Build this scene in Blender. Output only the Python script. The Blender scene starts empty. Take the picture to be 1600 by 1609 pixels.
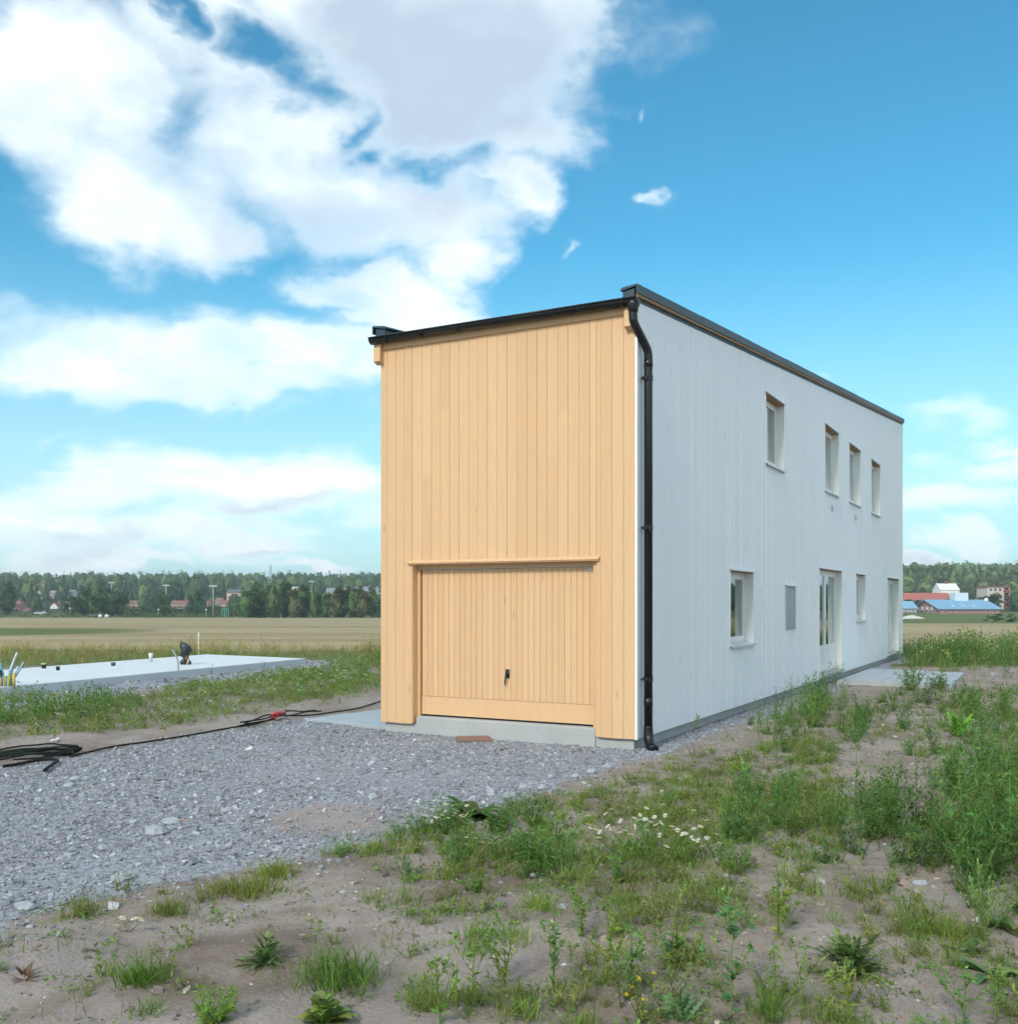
import bpy, math, random
import numpy as np
from mathutils import Vector

# ------------------------------------------------------------------ constants
F = 1580.0            # focal length in photograph pixels (1600 wide)
CX, HY = 800.0, 945.0 # principal column, horizon row
EYE = 1.6
sc = bpy.context.scene
rad = math.radians
HAZE_D = 0.00034

# ------------------------------------------------------------------ node helpers
class S:
    """a socket with arithmetic that makes Math nodes"""
    def __init__(s, nt, sock): s.nt = nt; s.k = sock
    def _m(s, op, *a):
        n = s.nt.nodes.new('ShaderNodeMath'); n.operation = op
        for i, v in enumerate((s,) + a):
            if isinstance(v, S): s.nt.links.new(v.k, n.inputs[i])
            else: n.inputs[i].default_value = float(v)
        return S(s.nt, n.outputs[0])
    def __add__(s, o): return s._m('ADD', o)
    __radd__ = __add__
    def __sub__(s, o): return s._m('SUBTRACT', o)
    def __rsub__(s, o): return (s * -1.0) + o
    def __mul__(s, o): return s._m('MULTIPLY', o)
    __rmul__ = __mul__
    def __truediv__(s, o): return s._m('DIVIDE', o)
    def mx(s, o): return s._m('MAXIMUM', o)
    def mn(s, o): return s._m('MINIMUM', o)
    def pw(s, o): return s._m('POWER', o)
    def sqrt(s): return s._m('SQRT')
    def abs(s): return s._m('ABSOLUTE')
    def clamp(s): return s.mx(0.0).mn(1.0)
    def ss(s, lo, hi):
        n = s.nt.nodes.new('ShaderNodeMapRange'); n.interpolation_type = 'SMOOTHSTEP'
        s.nt.links.new(s.k, n.inputs[0]); n.inputs[1].default_value = lo; n.inputs[2].default_value = hi
        return S(s.nt, n.outputs[0])
def link(nt, a, b):
    if isinstance(a, S): nt.links.new(a.k, b)
    elif isinstance(a, (tuple, list)): b.default_value = tuple(a) + ((1.0,) if len(a) == 3 and len(b.default_value) == 4 else ())
    else: b.default_value = a
def noise(nt, vec, scale, detail=4, rough=0.55, out=0, dist=0.0):
    n = nt.nodes.new('ShaderNodeTexNoise'); n.inputs['Scale'].default_value = scale
    n.inputs['Detail'].default_value = detail; n.inputs['Roughness'].default_value = rough
    n.inputs['Distortion'].default_value = dist
    if vec is not None: nt.links.new(vec.k, n.inputs['Vector'])
    return S(nt, n.outputs[out])
def voronoi(nt, vec, scale, feature='F1', out='Distance', rnd=1.0):
    n = nt.nodes.new('ShaderNodeTexVoronoi'); n.feature = feature
    n.inputs['Scale'].default_value = scale; n.inputs['Randomness'].default_value = rnd
    nt.links.new(vec.k, n.inputs['Vector'])
    return S(nt, n.outputs[out])
def mixc(nt, f, a, b, mode='MIX'):
    n = nt.nodes.new('ShaderNodeMix'); n.data_type = 'RGBA'; n.blend_type = mode
    link(nt, f, n.inputs[0]); link(nt, a, n.inputs[6]); link(nt, b, n.inputs[7])
    return S(nt, n.outputs[2])
def vmul(nt, v, s):
    n = nt.nodes.new('ShaderNodeVectorMath'); n.operation = 'MULTIPLY'
    nt.links.new(v.k, n.inputs[0]); n.inputs[1].default_value = s
    return S(nt, n.outputs[0])
def vadd(nt, v, w):
    n = nt.nodes.new('ShaderNodeVectorMath'); n.operation = 'ADD'
    nt.links.new(v.k, n.inputs[0]); link(nt, w, n.inputs[1])
    return S(nt, n.outputs[0])
def attr(nt, name, out='Color'):
    n = nt.nodes.new('ShaderNodeAttribute'); n.attribute_name = name
    return S(nt, n.outputs[out])

# ------------------------------------------------------------------ camera
cam = bpy.data.cameras.new('camera'); cam_o = bpy.data.objects.new('camera', cam)
sc.collection.objects.link(cam_o); sc.camera = cam_o
cam_o.location = (0, 0, EYE); cam_o.rotation_euler = (rad(90), 0, 0)
cam.sensor_fit = 'HORIZONTAL'; cam.sensor_width = 36; cam.lens = 36 * F / 1600
cam.shift_y = (HY - 804.5) / 1600; cam.clip_start = 0.05; cam.clip_end = 8000

# ------------------------------------------------------------------ sun, sky, exposure
SUN_EL, SUN_AZ = 36.0, -152.0      # azimuth from +Y towards +X: behind the camera, to the left
sun = bpy.data.lights.new('sun', 'SUN'); sun.energy = 1.3; sun.angle = rad(10); sun.color = (1.0, 0.93, 0.82)
sun_o = bpy.data.objects.new('sun', sun); sc.collection.objects.link(sun_o)
_d = Vector((math.sin(rad(SUN_AZ)) * math.cos(rad(SUN_EL)), math.cos(rad(SUN_AZ)) * math.cos(rad(SUN_EL)), math.sin(rad(SUN_EL))))
sun_o.rotation_euler = _d.to_track_quat('Z', 'Y').to_euler(); sun_o.location = (-6, -10, 12)

sc.view_settings.view_transform = 'Standard'; sc.view_settings.look = 'None'
sc.view_settings.gamma = 1.0; sc.view_settings.use_curve_mapping = False
sc.view_settings.exposure = 1.12
sc.cycles.adaptive_threshold = 0.025; sc.cycles.adaptive_min_samples = 6; sc.cycles.use_adaptive_sampling = True
sc.cycles.max_bounces = 6; sc.cycles.diffuse_bounces = 3; sc.cycles.transparent_max_bounces = 8

world = bpy.data.worlds.new('World'); sc.world = world; world.use_nodes = True
wt = world.node_tree; wt.nodes.clear()
sky = wt.nodes.new('ShaderNodeTexSky'); sky.sky_type = 'NISHITA'; sky.sun_disc = False
sky.sun_elevation = rad(SUN_EL); sky.sun_rotation = rad(SUN_AZ)
sky.air_density = 1.0; sky.dust_density = 0.4; sky.ozone_density = 2.0
WS = 0.10
tc = wt.nodes.new('ShaderNodeTexCoord'); D = S(wt, tc.outputs['Generated'])
nrm = wt.nodes.new('ShaderNodeVectorMath'); nrm.operation = 'NORMALIZE'; wt.links.new(D.k, nrm.inputs[0]); D = S(wt, nrm.outputs[0])
sp = wt.nodes.new('ShaderNodeSeparateXYZ'); wt.links.new(D.k, sp.inputs[0])
dx, dy, dz = (S(wt, sp.outputs[i]) for i in range(3))
az = dx._m('ARCTAN2', dy) * 57.29578          # degrees, 0 = +Y
el = dz._m('ARCSINE') * 57.29578
def ang(px, py):
    a = (px - CX) / F; b = (HY - py) / F
    return math.degrees(math.atan(a)), math.degrees(math.atan(b / math.hypot(1, a)))
# large cumulus bodies: direction (from photograph columns/rows), radii, weight
BLOBS = [(150,140,190,125),(330,70,150,110),(250,290,190,105),(430,230,190,140),(560,330,210,95),(640,300,120,80),
         (705,405,90,42),(160,330,80,50),(60,110,110,110),(300,370,130,45),
         (700,70,330,100),(690,170,190,90),(900,40,110,80),(790,215,120,70),(560,20,170,60),
         (825,315,75,48),(775,275,35,35),
         (250,545,300,62),(500,560,260,58),(625,500,105,42),(90,575,170,48),(330,610,240,36),
         (380,768,330,56),(170,768,140,56),(540,772,110,50),(60,800,150,55),(330,852,190,34),(130,862,140,42),(590,455,150,36),
         (1515,845,80,24),(1450,884,60,12),(1560,884,80,10),(480,890,90,10),(170,893,130,9)]
GAPS = [(400,78,62,26),(475,125,55,30),(540,190,38,62),(590,245,50,30),(690,262,100,24),(300,20,26,34)]   # blue between the bodies
WISPS = [(1052,326,50,15,.55),(884,412,28,26,.4),(1030,172,20,12,.28),(1500,650,170,34,.5),(1540,730,190,36,.62),(1480,785,160,40,.68),(1570,690,130,28,.55),
         (1300,570,60,16,.25),(450,655,160,20,.4),(80,690,130,14,.3),(200,505,160,30,.35),(60,20,90,30,.3)]
GREY = [(720,120,330,190,1.1),(440,390,260,100,.9),(680,300,120,70,.35),(330,625,280,40,.35),(480,808,330,24,.6),(150,868,140,40,.7),(1500,885,110,12,.6),
        (60,840,90,24,.5),(330,240,160,40,.25),(420,874,180,9,.5)]   # thick bodies seen from below
CLOUD_LIT = (0.56 / WS, 0.60 / WS, 0.615 / WS); CLOUD_GREY = (0.27 / WS, 0.325 / WS, 0.395 / WS)
SKY_TINT = (0.27, 0.78, 0.81); HAZE = (0.345 / WS, 0.455 / WS, 0.49 / WS)
cmb = wt.nodes.new('ShaderNodeCombineXYZ'); wt.links.new(az.k, cmb.inputs[0]); wt.links.new(el.k, cmb.inputs[1])
warp = noise(wt, vmul(wt, D, (1, 1, 1.6)), 9.0, 5, 0.56, out=1)
wsub = vadd(wt, warp, (-0.5, -0.5, -0.5))
wa = wt.nodes.new('ShaderNodeVectorMath'); wa.operation = 'MULTIPLY_ADD'
wt.links.new(wsub.k, wa.inputs[0]); wa.inputs[1].default_value = (10.0, 5.5, 0); wt.links.new(cmb.outputs[0], wa.inputs[2])
AE = S(wt, wa.outputs[0])
wv = wt.nodes.new('ShaderNodeVectorMath'); wv.operation = 'MULTIPLY_ADD'
wt.links.new(warp.k, wv.inputs[0]); wv.inputs[1].default_value = (0.06,) * 3; wt.links.new(vmul(wt, D, (1, 1, 1.45)).k, wv.inputs[2])
P = S(wt, wv.outputs[0])
n_big = noise(wt, P, 6.5, 8, 0.53) - 0.5
n_str = noise(wt, vmul(wt, P, (1, 1, 4.5)), 9.0, 4, 0.6) - 0.5
def ell(px, py, rx, ry):
    a, e = ang(px, py); k = 57.29578 / F
    sx = 1.0 / (rx * k * math.cos(math.radians(a)) ** 2); sy = 1.0 / (ry * k)
    m = wt.nodes.new('ShaderNodeVectorMath'); m.operation = 'MULTIPLY_ADD'
    wt.links.new(AE.k, m.inputs[0]); m.inputs[1].default_value = (sx, sy, 0); m.inputs[2].default_value = (-a * sx, -e * sy, 0)
    l = wt.nodes.new('ShaderNodeVectorMath'); l.operation = 'LENGTH'; wt.links.new(m.outputs[0], l.inputs[0])
    return S(wt, l.outputs['Value'])
def union(lst, k=0.3):
    f = None
    for b in lst:
        e = ell(*b)
        f = e if f is None else f._m('SMOOTH_MIN', e, k)
    return 1.0 - f
inside_f = union(BLOBS)
gen = (noise(wt, vmul(wt, D, (1, 1, 2.2)), 3.0, 2, 0.5) - 0.40) * 4.5
outside = (az.abs() / 31.0).mx(el / 34.0).ss(0.98, 1.25)
field = (inside_f.mx(-0.8) * 1.25).mn(0.62).mn(0.30 - union(GAPS) * 0.62) * (1.0 - outside) + (gen.mn(0.8)) * outside   # the same kind of cloud goes on round the sky
low = el.ss(14.0, 4.0)
nmix = n_big * (1.0 - low * 0.55) + n_str * (low * 0.75)
dens = (field * 0.72 + nmix * 1.5 + 0.07).ss(-0.11, 0.76)
wf = None
for (px, py, rx, ry, w) in WISPS:
    f = (1.0 - ell(px, py, rx, ry)).mx(0.0) * w
    wf = f if wf is None else wf.mx(f)
wisp = (wf * 1.5 * (1.0 - outside) + (nmix + n_str * 0.5) * 1.1 - 0.12).ss(0.0, 1.1) * (wf * 4.0).clamp()
dens = dens.mx(wisp)
gf = None
for (px, py, rx, ry, w) in GREY:
    g = (1.0 - ell(px, py, rx, ry)).ss(0.0, 0.8) * w
    gf = g if gf is None else gf + g
gnoise = noise(wt, vadd(wt, P, (0, 0, 0.04)), 6.5, 4, 0.5) - 0.5
shade = (gf * (1.0 - outside) + outside * 0.25 + (gnoise - n_big * 0.5) * 2.0 + 0.12).clamp() * dens.ss(0.3, 1.0)
cl_col = mixc(wt, shade, CLOUD_LIT, CLOUD_GREY)
tint = mixc(wt, 1.0, S(wt, sky.outputs[0]), SKY_TINT, 'MULTIPLY')
hz = el.ss(20.0, 0.0)                       # humid air whitens the low sky
base_sky = mixc(wt, hz * 0.8, tint, HAZE)
col = mixc(wt, dens, base_sky, cl_col)
bg = wt.nodes.new('ShaderNodeBackground'); bg.inputs[1].default_value = WS
wt.links.new(col.k, bg.inputs[0])
world.cycles.sampling_method = 'MANUAL'; world.cycles.sample_map_resolution = 512
wo = wt.nodes.new('ShaderNodeOutputWorld'); wt.links.new(bg.outputs[0], wo.inputs[0])

# ------------------------------------------------------------------ mesh helpers
COL = sc.collection
rng = np.random.default_rng(7)
class MB:
    """collects vertex blocks, faces and vertex colours, links them as ONE mesh object"""
    def __init__(s): s.V = []; s.Fq = []; s.C = []; s.n = 0
    def add(s, V, Fc, C=None):
        V = np.asarray(V, float).reshape(-1, 3); Fc = np.asarray(Fc, int)
        s.V.append(V); s.Fq.append(Fc + s.n); s.n += len(V)
        C = np.full((len(V), 3), 0.8) if C is None else np.broadcast_to(np.asarray(C, float), (len(V), 3))
        s.C.append(C)
        return s
    def box(s, x0, x1, y0, y1, z0, z1, C=None):
        V = [(x0,y0,z0),(x1,y0,z0),(x1,y1,z0),(x0,y1,z0),(x0,y0,z1),(x1,y0,z1),(x1,y1,z1),(x0,y1,z1)]
        return s.add(V, [(0,3,2,1),(4,5,6,7),(0,1,5,4),(1,2,6,5),(2,3,7,6),(3,0,4,7)], C)
    def prism(s, poly, ax, a0, a1, C=None):
        """poly of 2-D points extruded along axis ax ('x','y','z')"""
        n = len(poly); V = []
        for a in (a0, a1):
            for (p, q) in poly: V.append({'x': (a, p, q), 'y': (p, a, q), 'z': (p, q, a)}[ax])
        Fs = [(i, (i + 1) % n, n + (i + 1) % n, n + i) for i in range(n)]
        s.add(V, Fs, C)
        k = s.n - 2 * n
        s.Fq.append([tuple(k + i for i in range(n))[::-1], tuple(k + n + i for i in range(n))])
        return s
    def tube(s, pts, r, sides=8, C=None, cap=True):
        pts = np.asarray(pts, float); m = len(pts); r = np.broadcast_to(np.asarray(r, float), (m,))
        T = np.gradient(pts, axis=0); T /= np.linalg.norm(T, axis=1)[:, None] + 1e-9
        up = np.array([0, 0, 1.0]) if abs(T[0][2]) < 0.9 else np.array([1.0, 0, 0])
        V = []
        a = np.linspace(0, 2 * np.pi, sides, endpoint=False)
        e1 = np.cross(T[0], up); e1 /= np.linalg.norm(e1)
        for i in range(m):
            e1 = e1 - T[i] * np.dot(e1, T[i]); e1 /= np.linalg.norm(e1) + 1e-9
            e2 = np.cross(T[i], e1)
            V.append(pts[i] + r[i] * (np.cos(a)[:, None] * e1 + np.sin(a)[:, None] * e2))
        V = np.concatenate(V); k = s.n
        i, j = np.meshgrid(np.arange(m - 1), np.arange(sides), indexing='ij')
        j2 = (j + 1) % sides
        Fc = np.stack([i * sides + j, i * sides + j2, (i + 1) * sides + j2, (i + 1) * sides + j], -1).reshape(-1, 4)
        s.add(V, Fc, C)
        if cap and sides > 2:
            s.Fq.append([tuple(k + x for x in range(sides))[::-1], tuple(k + (m - 1) * sides + x for x in range(sides))])
        return s
    def inst(s, T, Fc, R, L, C=None):
        """copies of a template: R (N,3,3), L (N,3), C (N,3)"""
        N, k = len(L), len(T)
        V = (np.einsum('nij,kj->nki', R, T) + L[:, None, :]).reshape(-1, 3)
        Fa = (np.asarray(Fc)[None] + (np.arange(N) * k)[:, None, None]).reshape(-1, np.asarray(Fc).shape[1])
        Cc = None if C is None else np.repeat(np.asarray(C), k, axis=0)
        return s.add(V, Fa, Cc)
    def addmb(s, o, R=None, L=(0, 0, 0), cmul=None):
        k = s.n
        for V, C in zip(o.V, o.C):
            V2 = V if R is None else V @ np.asarray(R).T
            s.V.append(V2 + np.asarray(L)); s.C.append(C if cmul is None else C * cmul)
        for f in o.Fq:
            s.Fq.append(f + k if isinstance(f, np.ndarray) else [tuple(x + k for x in t) for t in f])
        s.n += o.n
        return s
    def mesh(s, name, smooth=False):
        me = bpy.data.meshes.new(name)
        V = np.concatenate(s.V) if s.V else np.zeros((0, 3))
        idx, cnt = [], []
        for f in s.Fq:
            if isinstance(f, np.ndarray):
                if f.size: idx.append(f.reshape(-1)); cnt.append(np.full(len(f), f.shape[1]))
            else:
                for t in f: idx.append(np.array(t)); cnt.append(np.array([len(t)]))
        idx = np.concatenate(idx).astype(np.int32); cnt = np.concatenate(cnt).astype(np.int32)
        me.vertices.add(len(V)); me.vertices.foreach_set('co', V.astype(np.float32).ravel())
        me.loops.add(len(idx)); me.loops.foreach_set('vertex_index', idx)
        me.polygons.add(len(cnt)); st = np.zeros(len(cnt), np.int32); st[1:] = np.cumsum(cnt)[:-1]
        me.polygons.foreach_set('loop_start', st)
        me.polygons.foreach_set('use_smooth', np.full(len(cnt), bool(smooth)))
        at = me.color_attributes.new('col', 'FLOAT_COLOR', 'POINT')
        Cc = np.concatenate(s.C); C4 = np.ones((len(Cc), 4), np.float32); C4[:, :3] = Cc
        at.data.foreach_set('color', C4.ravel())
        me.update(calc_edges=True); me.validate(verbose=False)
        return me
    def build(s, name, mat, parent=None, smooth=False):
        return obj(name, s.mesh(name, smooth), mat, parent)
def obj(name, me, mat, parent=None):
    o = bpy.data.objects.new(name, me); COL.objects.link(o)
    if mat is not None and not me.materials: me.materials.append(mat)
    if parent is not None: o.parent = parent
    return o
def tag(o, label=None, cat=None, group=None, kind=None):
    if label: o['label'] = label
    if cat: o['category'] = cat
    if group: o['group'] = group
    if kind: o['kind'] = kind
    return o
def thing(name, label, cat, loc=(0, 0, 0), rz=0.0, group=None):
    o = bpy.data.objects.new(name, None); COL.objects.link(o); o.empty_display_size = 0.2
    o.location = loc; o.rotation_euler = (0, 0, rz)
    return tag(o, label, cat, group)
def rotz(a):
    a = np.asarray(a, float); R = np.zeros(a.shape + (3, 3)); c, s_ = np.cos(a), np.sin(a)
    R[..., 0, 0] = c; R[..., 0, 1] = -s_; R[..., 1, 0] = s_; R[..., 1, 1] = c; R[..., 2, 2] = 1
    return R
def basis(d, roll=None):
    """frames whose +Y runs along d (N,3), +Z as near up as can be"""
    d = d / (np.linalg.norm(d, axis=1)[:, None] + 1e-9)
    up = np.tile([0, 0, 1.0], (len(d), 1)); up[np.abs(d[:, 2]) > 0.97] = [1, 0, 0]
    x = np.cross(d, up); x /= np.linalg.norm(x, axis=1)[:, None]
    z = np.cross(x, d)
    if roll is not None:
        c, s_ = np.cos(roll)[:, None], np.sin(roll)[:, None]
        x, z = x * c + z * s_, z * c - x * s_
    return np.stack([x, d, z], -1)
# value noise on a lattice
_lat = np.random.default_rng(3).random((256, 256))
def vnoise(x, y):
    x = np.asarray(x, float); y = np.asarray(y, float)
    xi = np.floor(x).astype(int); yi = np.floor(y).astype(int); fx = x - xi; fy = y - yi
    fx = fx * fx * (3 - 2 * fx); fy = fy * fy * (3 - 2 * fy)
    g = lambda a, b: _lat[a % 256, b % 256]
    return (g(xi, yi) * (1 - fx) + g(xi + 1, yi) * fx) * (1 - fy) + (g(xi, yi + 1) * (1 - fx) + g(xi + 1, yi + 1) * fx) * fy
def fbm(x, y, o=4):
    t = 0; a = 0.5
    for i in range(o): t = t + a * vnoise(x * 2 ** i + 17.3 * i, y * 2 ** i - 9.1 * i); a *= 0.5
    return t / (1 - 0.5 ** o)
def sstep(a, b, x):
    t = np.clip((np.asarray(x, float) - a) / (b - a), 0, 1); return t * t * (3 - 2 * t)
def inpoly(x, y, poly):
    x = np.asarray(x, float); y = np.asarray(y, float); r = np.zeros(x.shape, bool); n = len(poly)
    for i in range(n):
        x0, y0 = poly[i]; x1, y1 = poly[(i + 1) % n]
        if y0 == y1: continue
        c = ((y0 > y) != (y1 > y)) & (x < (x1 - x0) * (y - y0) / (y1 - y0) + x0); r ^= c
    return r
def polydist(x, y, poly):
    """signed distance, positive inside"""
    x = np.asarray(x, float); y = np.asarray(y, float); d = np.full(x.shape, 1e9); n = len(poly)
    for i in range(n):
        x0, y0 = poly[i]; x1, y1 = poly[(i + 1) % n]; ex, ey = x1 - x0, y1 - y0
        t = np.clip(((x - x0) * ex + (y - y0) * ey) / (ex * ex + ey * ey + 1e-12), 0, 1)
        d = np.minimum(d, np.hypot(x - x0 - t * ex, y - y0 - t * ey))
    return np.where(inpoly(x, y, poly), d, -d)

# ------------------------------------------------------------------ where things stand (photograph rays met with the ground)
GZ = -0.14
def at(px, py, z=GZ):
    d = F * (EYE - z) / (py - HY); return ((px - CX) / F * d, d)
def poly_at(pts, z=GZ): return [at(p, q, z) for p, q in pts]
P0 = np.array([1.479, 11.76]); YAW = rad(-28.7)      # near corner of the house, local x along the front, local y along the side
CS, SN = math.cos(rad(28.7)), math.sin(rad(28.7))
def h2w(lx, ly): return (P0[0] + lx * CS + ly * SN, P0[1] - lx * SN + ly * CS)
def w2h(x, y):
    a, b = np.asarray(x) - P0[0], np.asarray(y) - P0[1]; return a * CS - b * SN, a * SN + b * CS
def fs(px): k = px - CX; return (k * P0[1] - F * P0[0]) / (F * CS + k * SN)               # photo column -> local x on the front
def fz(px, py): return EYE - (py - HY) * (P0[1] - SN * fs(px)) / F
def su(px): k = px - CX; return (F * P0[0] - k * P0[1]) / (k * CS - F * SN)               # photo column -> local y on the side
def sz(px, py): return EYE - (py - HY) * (P0[1] + CS * su(px)) / F
WID = 3.634; LEN = su(1417.0); ZF = 5.10; ZR = 5.195; ZB = sz(1417.0, 664.5) + 0.025
def roof(ly): return ZR + (ZB - ZR) * ly / LEN

GRAVEL = poly_at([(-260,1235),(0,1207),(120,1190),(230,1168),(400,1142),(480,1131),(606,1143)]) + [h2w(-WID + 0.05, 0.1), h2w(0.0, 0.1), h2w(0.0, 3.0), h2w(0.0, LEN), h2w(0.45, LEN), h2w(0.42, 9.0), h2w(0.5, 4.0)] + \
    poly_at([(1075,1165),(1040,1185),(960,1203),(900,1226),(830,1246),(760,1262),(640,1304),(560,1328),(480,1352),(400,1372),(300,1384),(220,1398),(120,1424),(40,1445),(0,1472),(-260,1560)])
SLAB_TOP = 0.03
SLAB = [(-10.55, 15.2), (-5.6, 27.75), (-9.0, 29.9), (-13.9, 17.4)]
SLABG = [(-9.3, 14.6), (-8.2, 17.4), (-5.9, 22.5), (-4.1, 27.6), (-4.6, 29.0), (-9.2, 30.9), (-15.2, 17.2)]
HOUSE = [h2w(-WID, 0), h2w(0, 0), h2w(0, LEN), h2w(-WID, LEN)]
GREENSTRIP = [(-300, 54), (-300, 93), (-60, 91), (-34, 87), (-27, 79), (-24.5, 68), (-26.5, 60), (-31, 55)]

def gz(x, y):
    x = np.asarray(x, float); y = np.asarray(y, float)
    zl = np.interp(y, [-50, 40, 330, 450, 600, 760, 900, 1500, 4000], [GZ, GZ, -3.7, -2.6, 3.0, 9.5, 14.0, 15, 15])
    zr = np.interp(y, [-50, 40, 140, 400, 430, 470, 560, 640, 900, 1500, 4000], [GZ, GZ, -1.37, -3.45, -2.0, 1.4, 6.5, 13.0, 19, 20, 20])
    r = sstep(0.0, 0.2, x / np.maximum(y, 20))
    z = zl * (1 - r) + zr * r
    near = 1 - sstep(32, 60, y)
    hx, hy = w2h(x, y)
    dh = np.hypot(np.maximum(np.maximum(hx, -WID - hx), 0), np.maximum(np.maximum(-hy, hy - LEN), 0))
    damp = sstep(0.25, 1.6, dh)
    g = sstep(-0.25, 0.25, polydist(x, y, GRAVEL))
    bumps = (fbm(x * 0.55, y * 0.55, 3) - 0.5) * 0.13 + (fbm(x * 2.6, y * 2.6, 5) - 0.5) * 0.085 + (fbm(x * 7, y * 7, 2) - 0.5) * 0.018
    z = z + near * damp * (bumps * (1 - g) + g * ((fbm(x * 0.5, y * 0.5, 2) - 0.5) * 0.06 + 0.02)) * sstep(2.5, 5.0, y + 3)
    # ridge at the verge of the drive and the wheel rut beside it
    rut = np.exp(-((polydist(x, y, GRAVEL) + 0.75) / 0.22) ** 2) * (y < 9) * (x < 0.5) * (fbm(x * 1.3, y * 1.3, 2))
    return z - 0.09 * rut

# ------------------------------------------------------------------ materials
def newmat(name):
    m = bpy.data.materials.new(name); m.use_nodes = True; nt = m.node_tree
    b = nt.nodes['Principled BSDF']; return m, nt, b
def bump(nt, b, h, strength=0.3, dist=0.02):
    n = nt.nodes.new('ShaderNodeBump'); n.inputs['Strength'].default_value = strength; n.inputs['Distance'].default_value = dist
    nt.links.new(h.k, n.inputs['Height']); nt.links.new(n.outputs[0], b.inputs['Normal'])
def ocoord(nt): return S(nt, nt.nodes.new('ShaderNodeTexCoord').outputs['Object'])
def wpos(nt): return S(nt, nt.nodes.new('ShaderNodeNewGeometry').outputs['Position'])
def orand(nt): return S(nt, nt.nodes.new('ShaderNodeObjectInfo').outputs['Random'])
def setb(b, **k):
    for n, v in k.items(): b.inputs[n.replace('_', ' ')].default_value = v

def painted_wood(name, base, dark, streak=0.5, vary=0.10):
    m, nt, b = newmat(name); c = ocoord(nt)
    g = noise(nt, vmul(nt, c, (60, 60, 1.6)), 1.0, 4, 0.6)
    g2 = noise(nt, vmul(nt, c, (11, 11, 0.5)), 1.0, 3, 0.6)
    sp = noise(nt, c, 34.0, 2, 0.5).ss(0.66, 0.74)
    f = ((g - 0.5) * streak + (g2 - 0.5) * 0.4 * streak + (orand(nt) - 0.5) * 2.0 * vary + sp * 0.18 + 0.22).clamp()
    col = mixc(nt, f, base, dark)
    kv = voronoi(nt, vmul(nt, c, (7.0, 7.0, 1.7)), 1.0); kn = kv.ss(0.13, 0.05) * noise(nt, c, 1.9, 2, 0.5).ss(0.46, 0.56)
    col = mixc(nt, kn * 0.6, col, tuple(0.66 * x for x in dark))
    link(nt, col, b.inputs['Base Color']); setb(b, Roughness=0.62)
    b.inputs['Specular IOR Level'].default_value = 0.3
    bump(nt, b, g + sp * 0.4, 0.22, 0.004)
    return m
def plain(name, col, rough=0.6, metal=0.0, var=0.12, scale=3.0, bmp=0.0, spec=0.5):
    m, nt, b = newmat(name); c = wpos(nt)
    n1 = noise(nt, c, scale, 5, 0.6); n2 = noise(nt, c, scale * 9, 3, 0.6)
    f = (n1 * 0.65 + n2 * 0.35 - 0.5) * (2 * var)
    k = mixc(nt, 1.0, col, mixc(nt, (f + 0.5).clamp(), (0.6, 0.6, 0.6), (1.4, 1.4, 1.4)), 'MULTIPLY')
    link(nt, k, b.inputs['Base Color']); setb(b, Roughness=rough, Metallic=metal); b.inputs['Specular IOR Level'].default_value = spec
    if bmp: bump(nt, b, n2, bmp, 0.01)
    return m
def leafmat(name, trans=0.38, rough=0.55, spec=0.25):
    m, nt, b = newmat(name); c = attr(nt, 'col')
    link(nt, c, b.inputs['Base Color']); setb(b, Roughness=rough); b.inputs['Specular IOR Level'].default_value = spec
    t = nt.nodes.new('ShaderNodeBsdfTranslucent'); link(nt, mixc(nt, 1.0, c, (1.1, 1.2, 0.8), 'MULTIPLY'), t.inputs[0])
    mx = nt.nodes.new('ShaderNodeMixShader'); mx.inputs[0].default_value = trans
    nt.links.new(b.outputs[0], mx.inputs[1]); nt.links.new(t.outputs[0], mx.inputs[2])
    nt.links.new(mx.outputs[0], nt.nodes['Material Output'].inputs['Surface'])
    return m
def attrmat(name, rough=0.8, var=0.25, scale=8.0, spec=0.3, bmp=0.2):
    m, nt, b = newmat(name); c = attr(nt, 'col')
    n1 = noise(nt, wpos(nt), scale, 4, 0.65)
    k = mixc(nt, 1.0, c, mixc(nt, n1, (1 - var,) * 3, (1 + var,) * 3), 'MULTIPLY')
    link(nt, k, b.inputs['Base Color']); setb(b, Roughness=rough); b.inputs['Specular IOR Level'].default_value = spec
    if bmp: bump(nt, b, n1, bmp, 0.01)
    return m

M = {}
M['orange'] = painted_wood('orange_painted_wood', (0.725, 0.462, 0.258), (0.60, 0.36, 0.185), 0.7, 0.22)
M['white'] = painted_wood('white_painted_wood', (0.87, 0.89, 0.905), (0.79, 0.815, 0.835), 0.45, 0.14)
M['trim'] = plain('cream_white_paint', (0.80, 0.78, 0.72), 0.5, var=0.05)
M['rawwood'] = plain('raw_wood', (0.33, 0.20, 0.09), 0.7, var=0.3, scale=9)
M['frame'] = plain('white_window_paint', (0.82, 0.82, 0.80), 0.35, var=0.04)
M['black'] = plain('black_coated_steel', (0.008, 0.010, 0.010), 0.33, var=0.25, spec=0.5)
M['verge'] = plain('dark_blue_grey_sheet', (0.022, 0.050, 0.070), 0.5, metal=0.0, var=0.2, scale=1.2)
M['flash'] = plain('pale_sheet_metal', (0.62, 0.66, 0.68), 0.4, metal=0.2, var=0.1)
M['grey'] = plain('grey_cabinet', (0.33, 0.38, 0.41), 0.45, var=0.1, scale=2)
M['conc'] = plain('concrete', (0.40, 0.41, 0.40), 0.85, var=0.3, scale=2.5, bmp=0.25)
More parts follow.
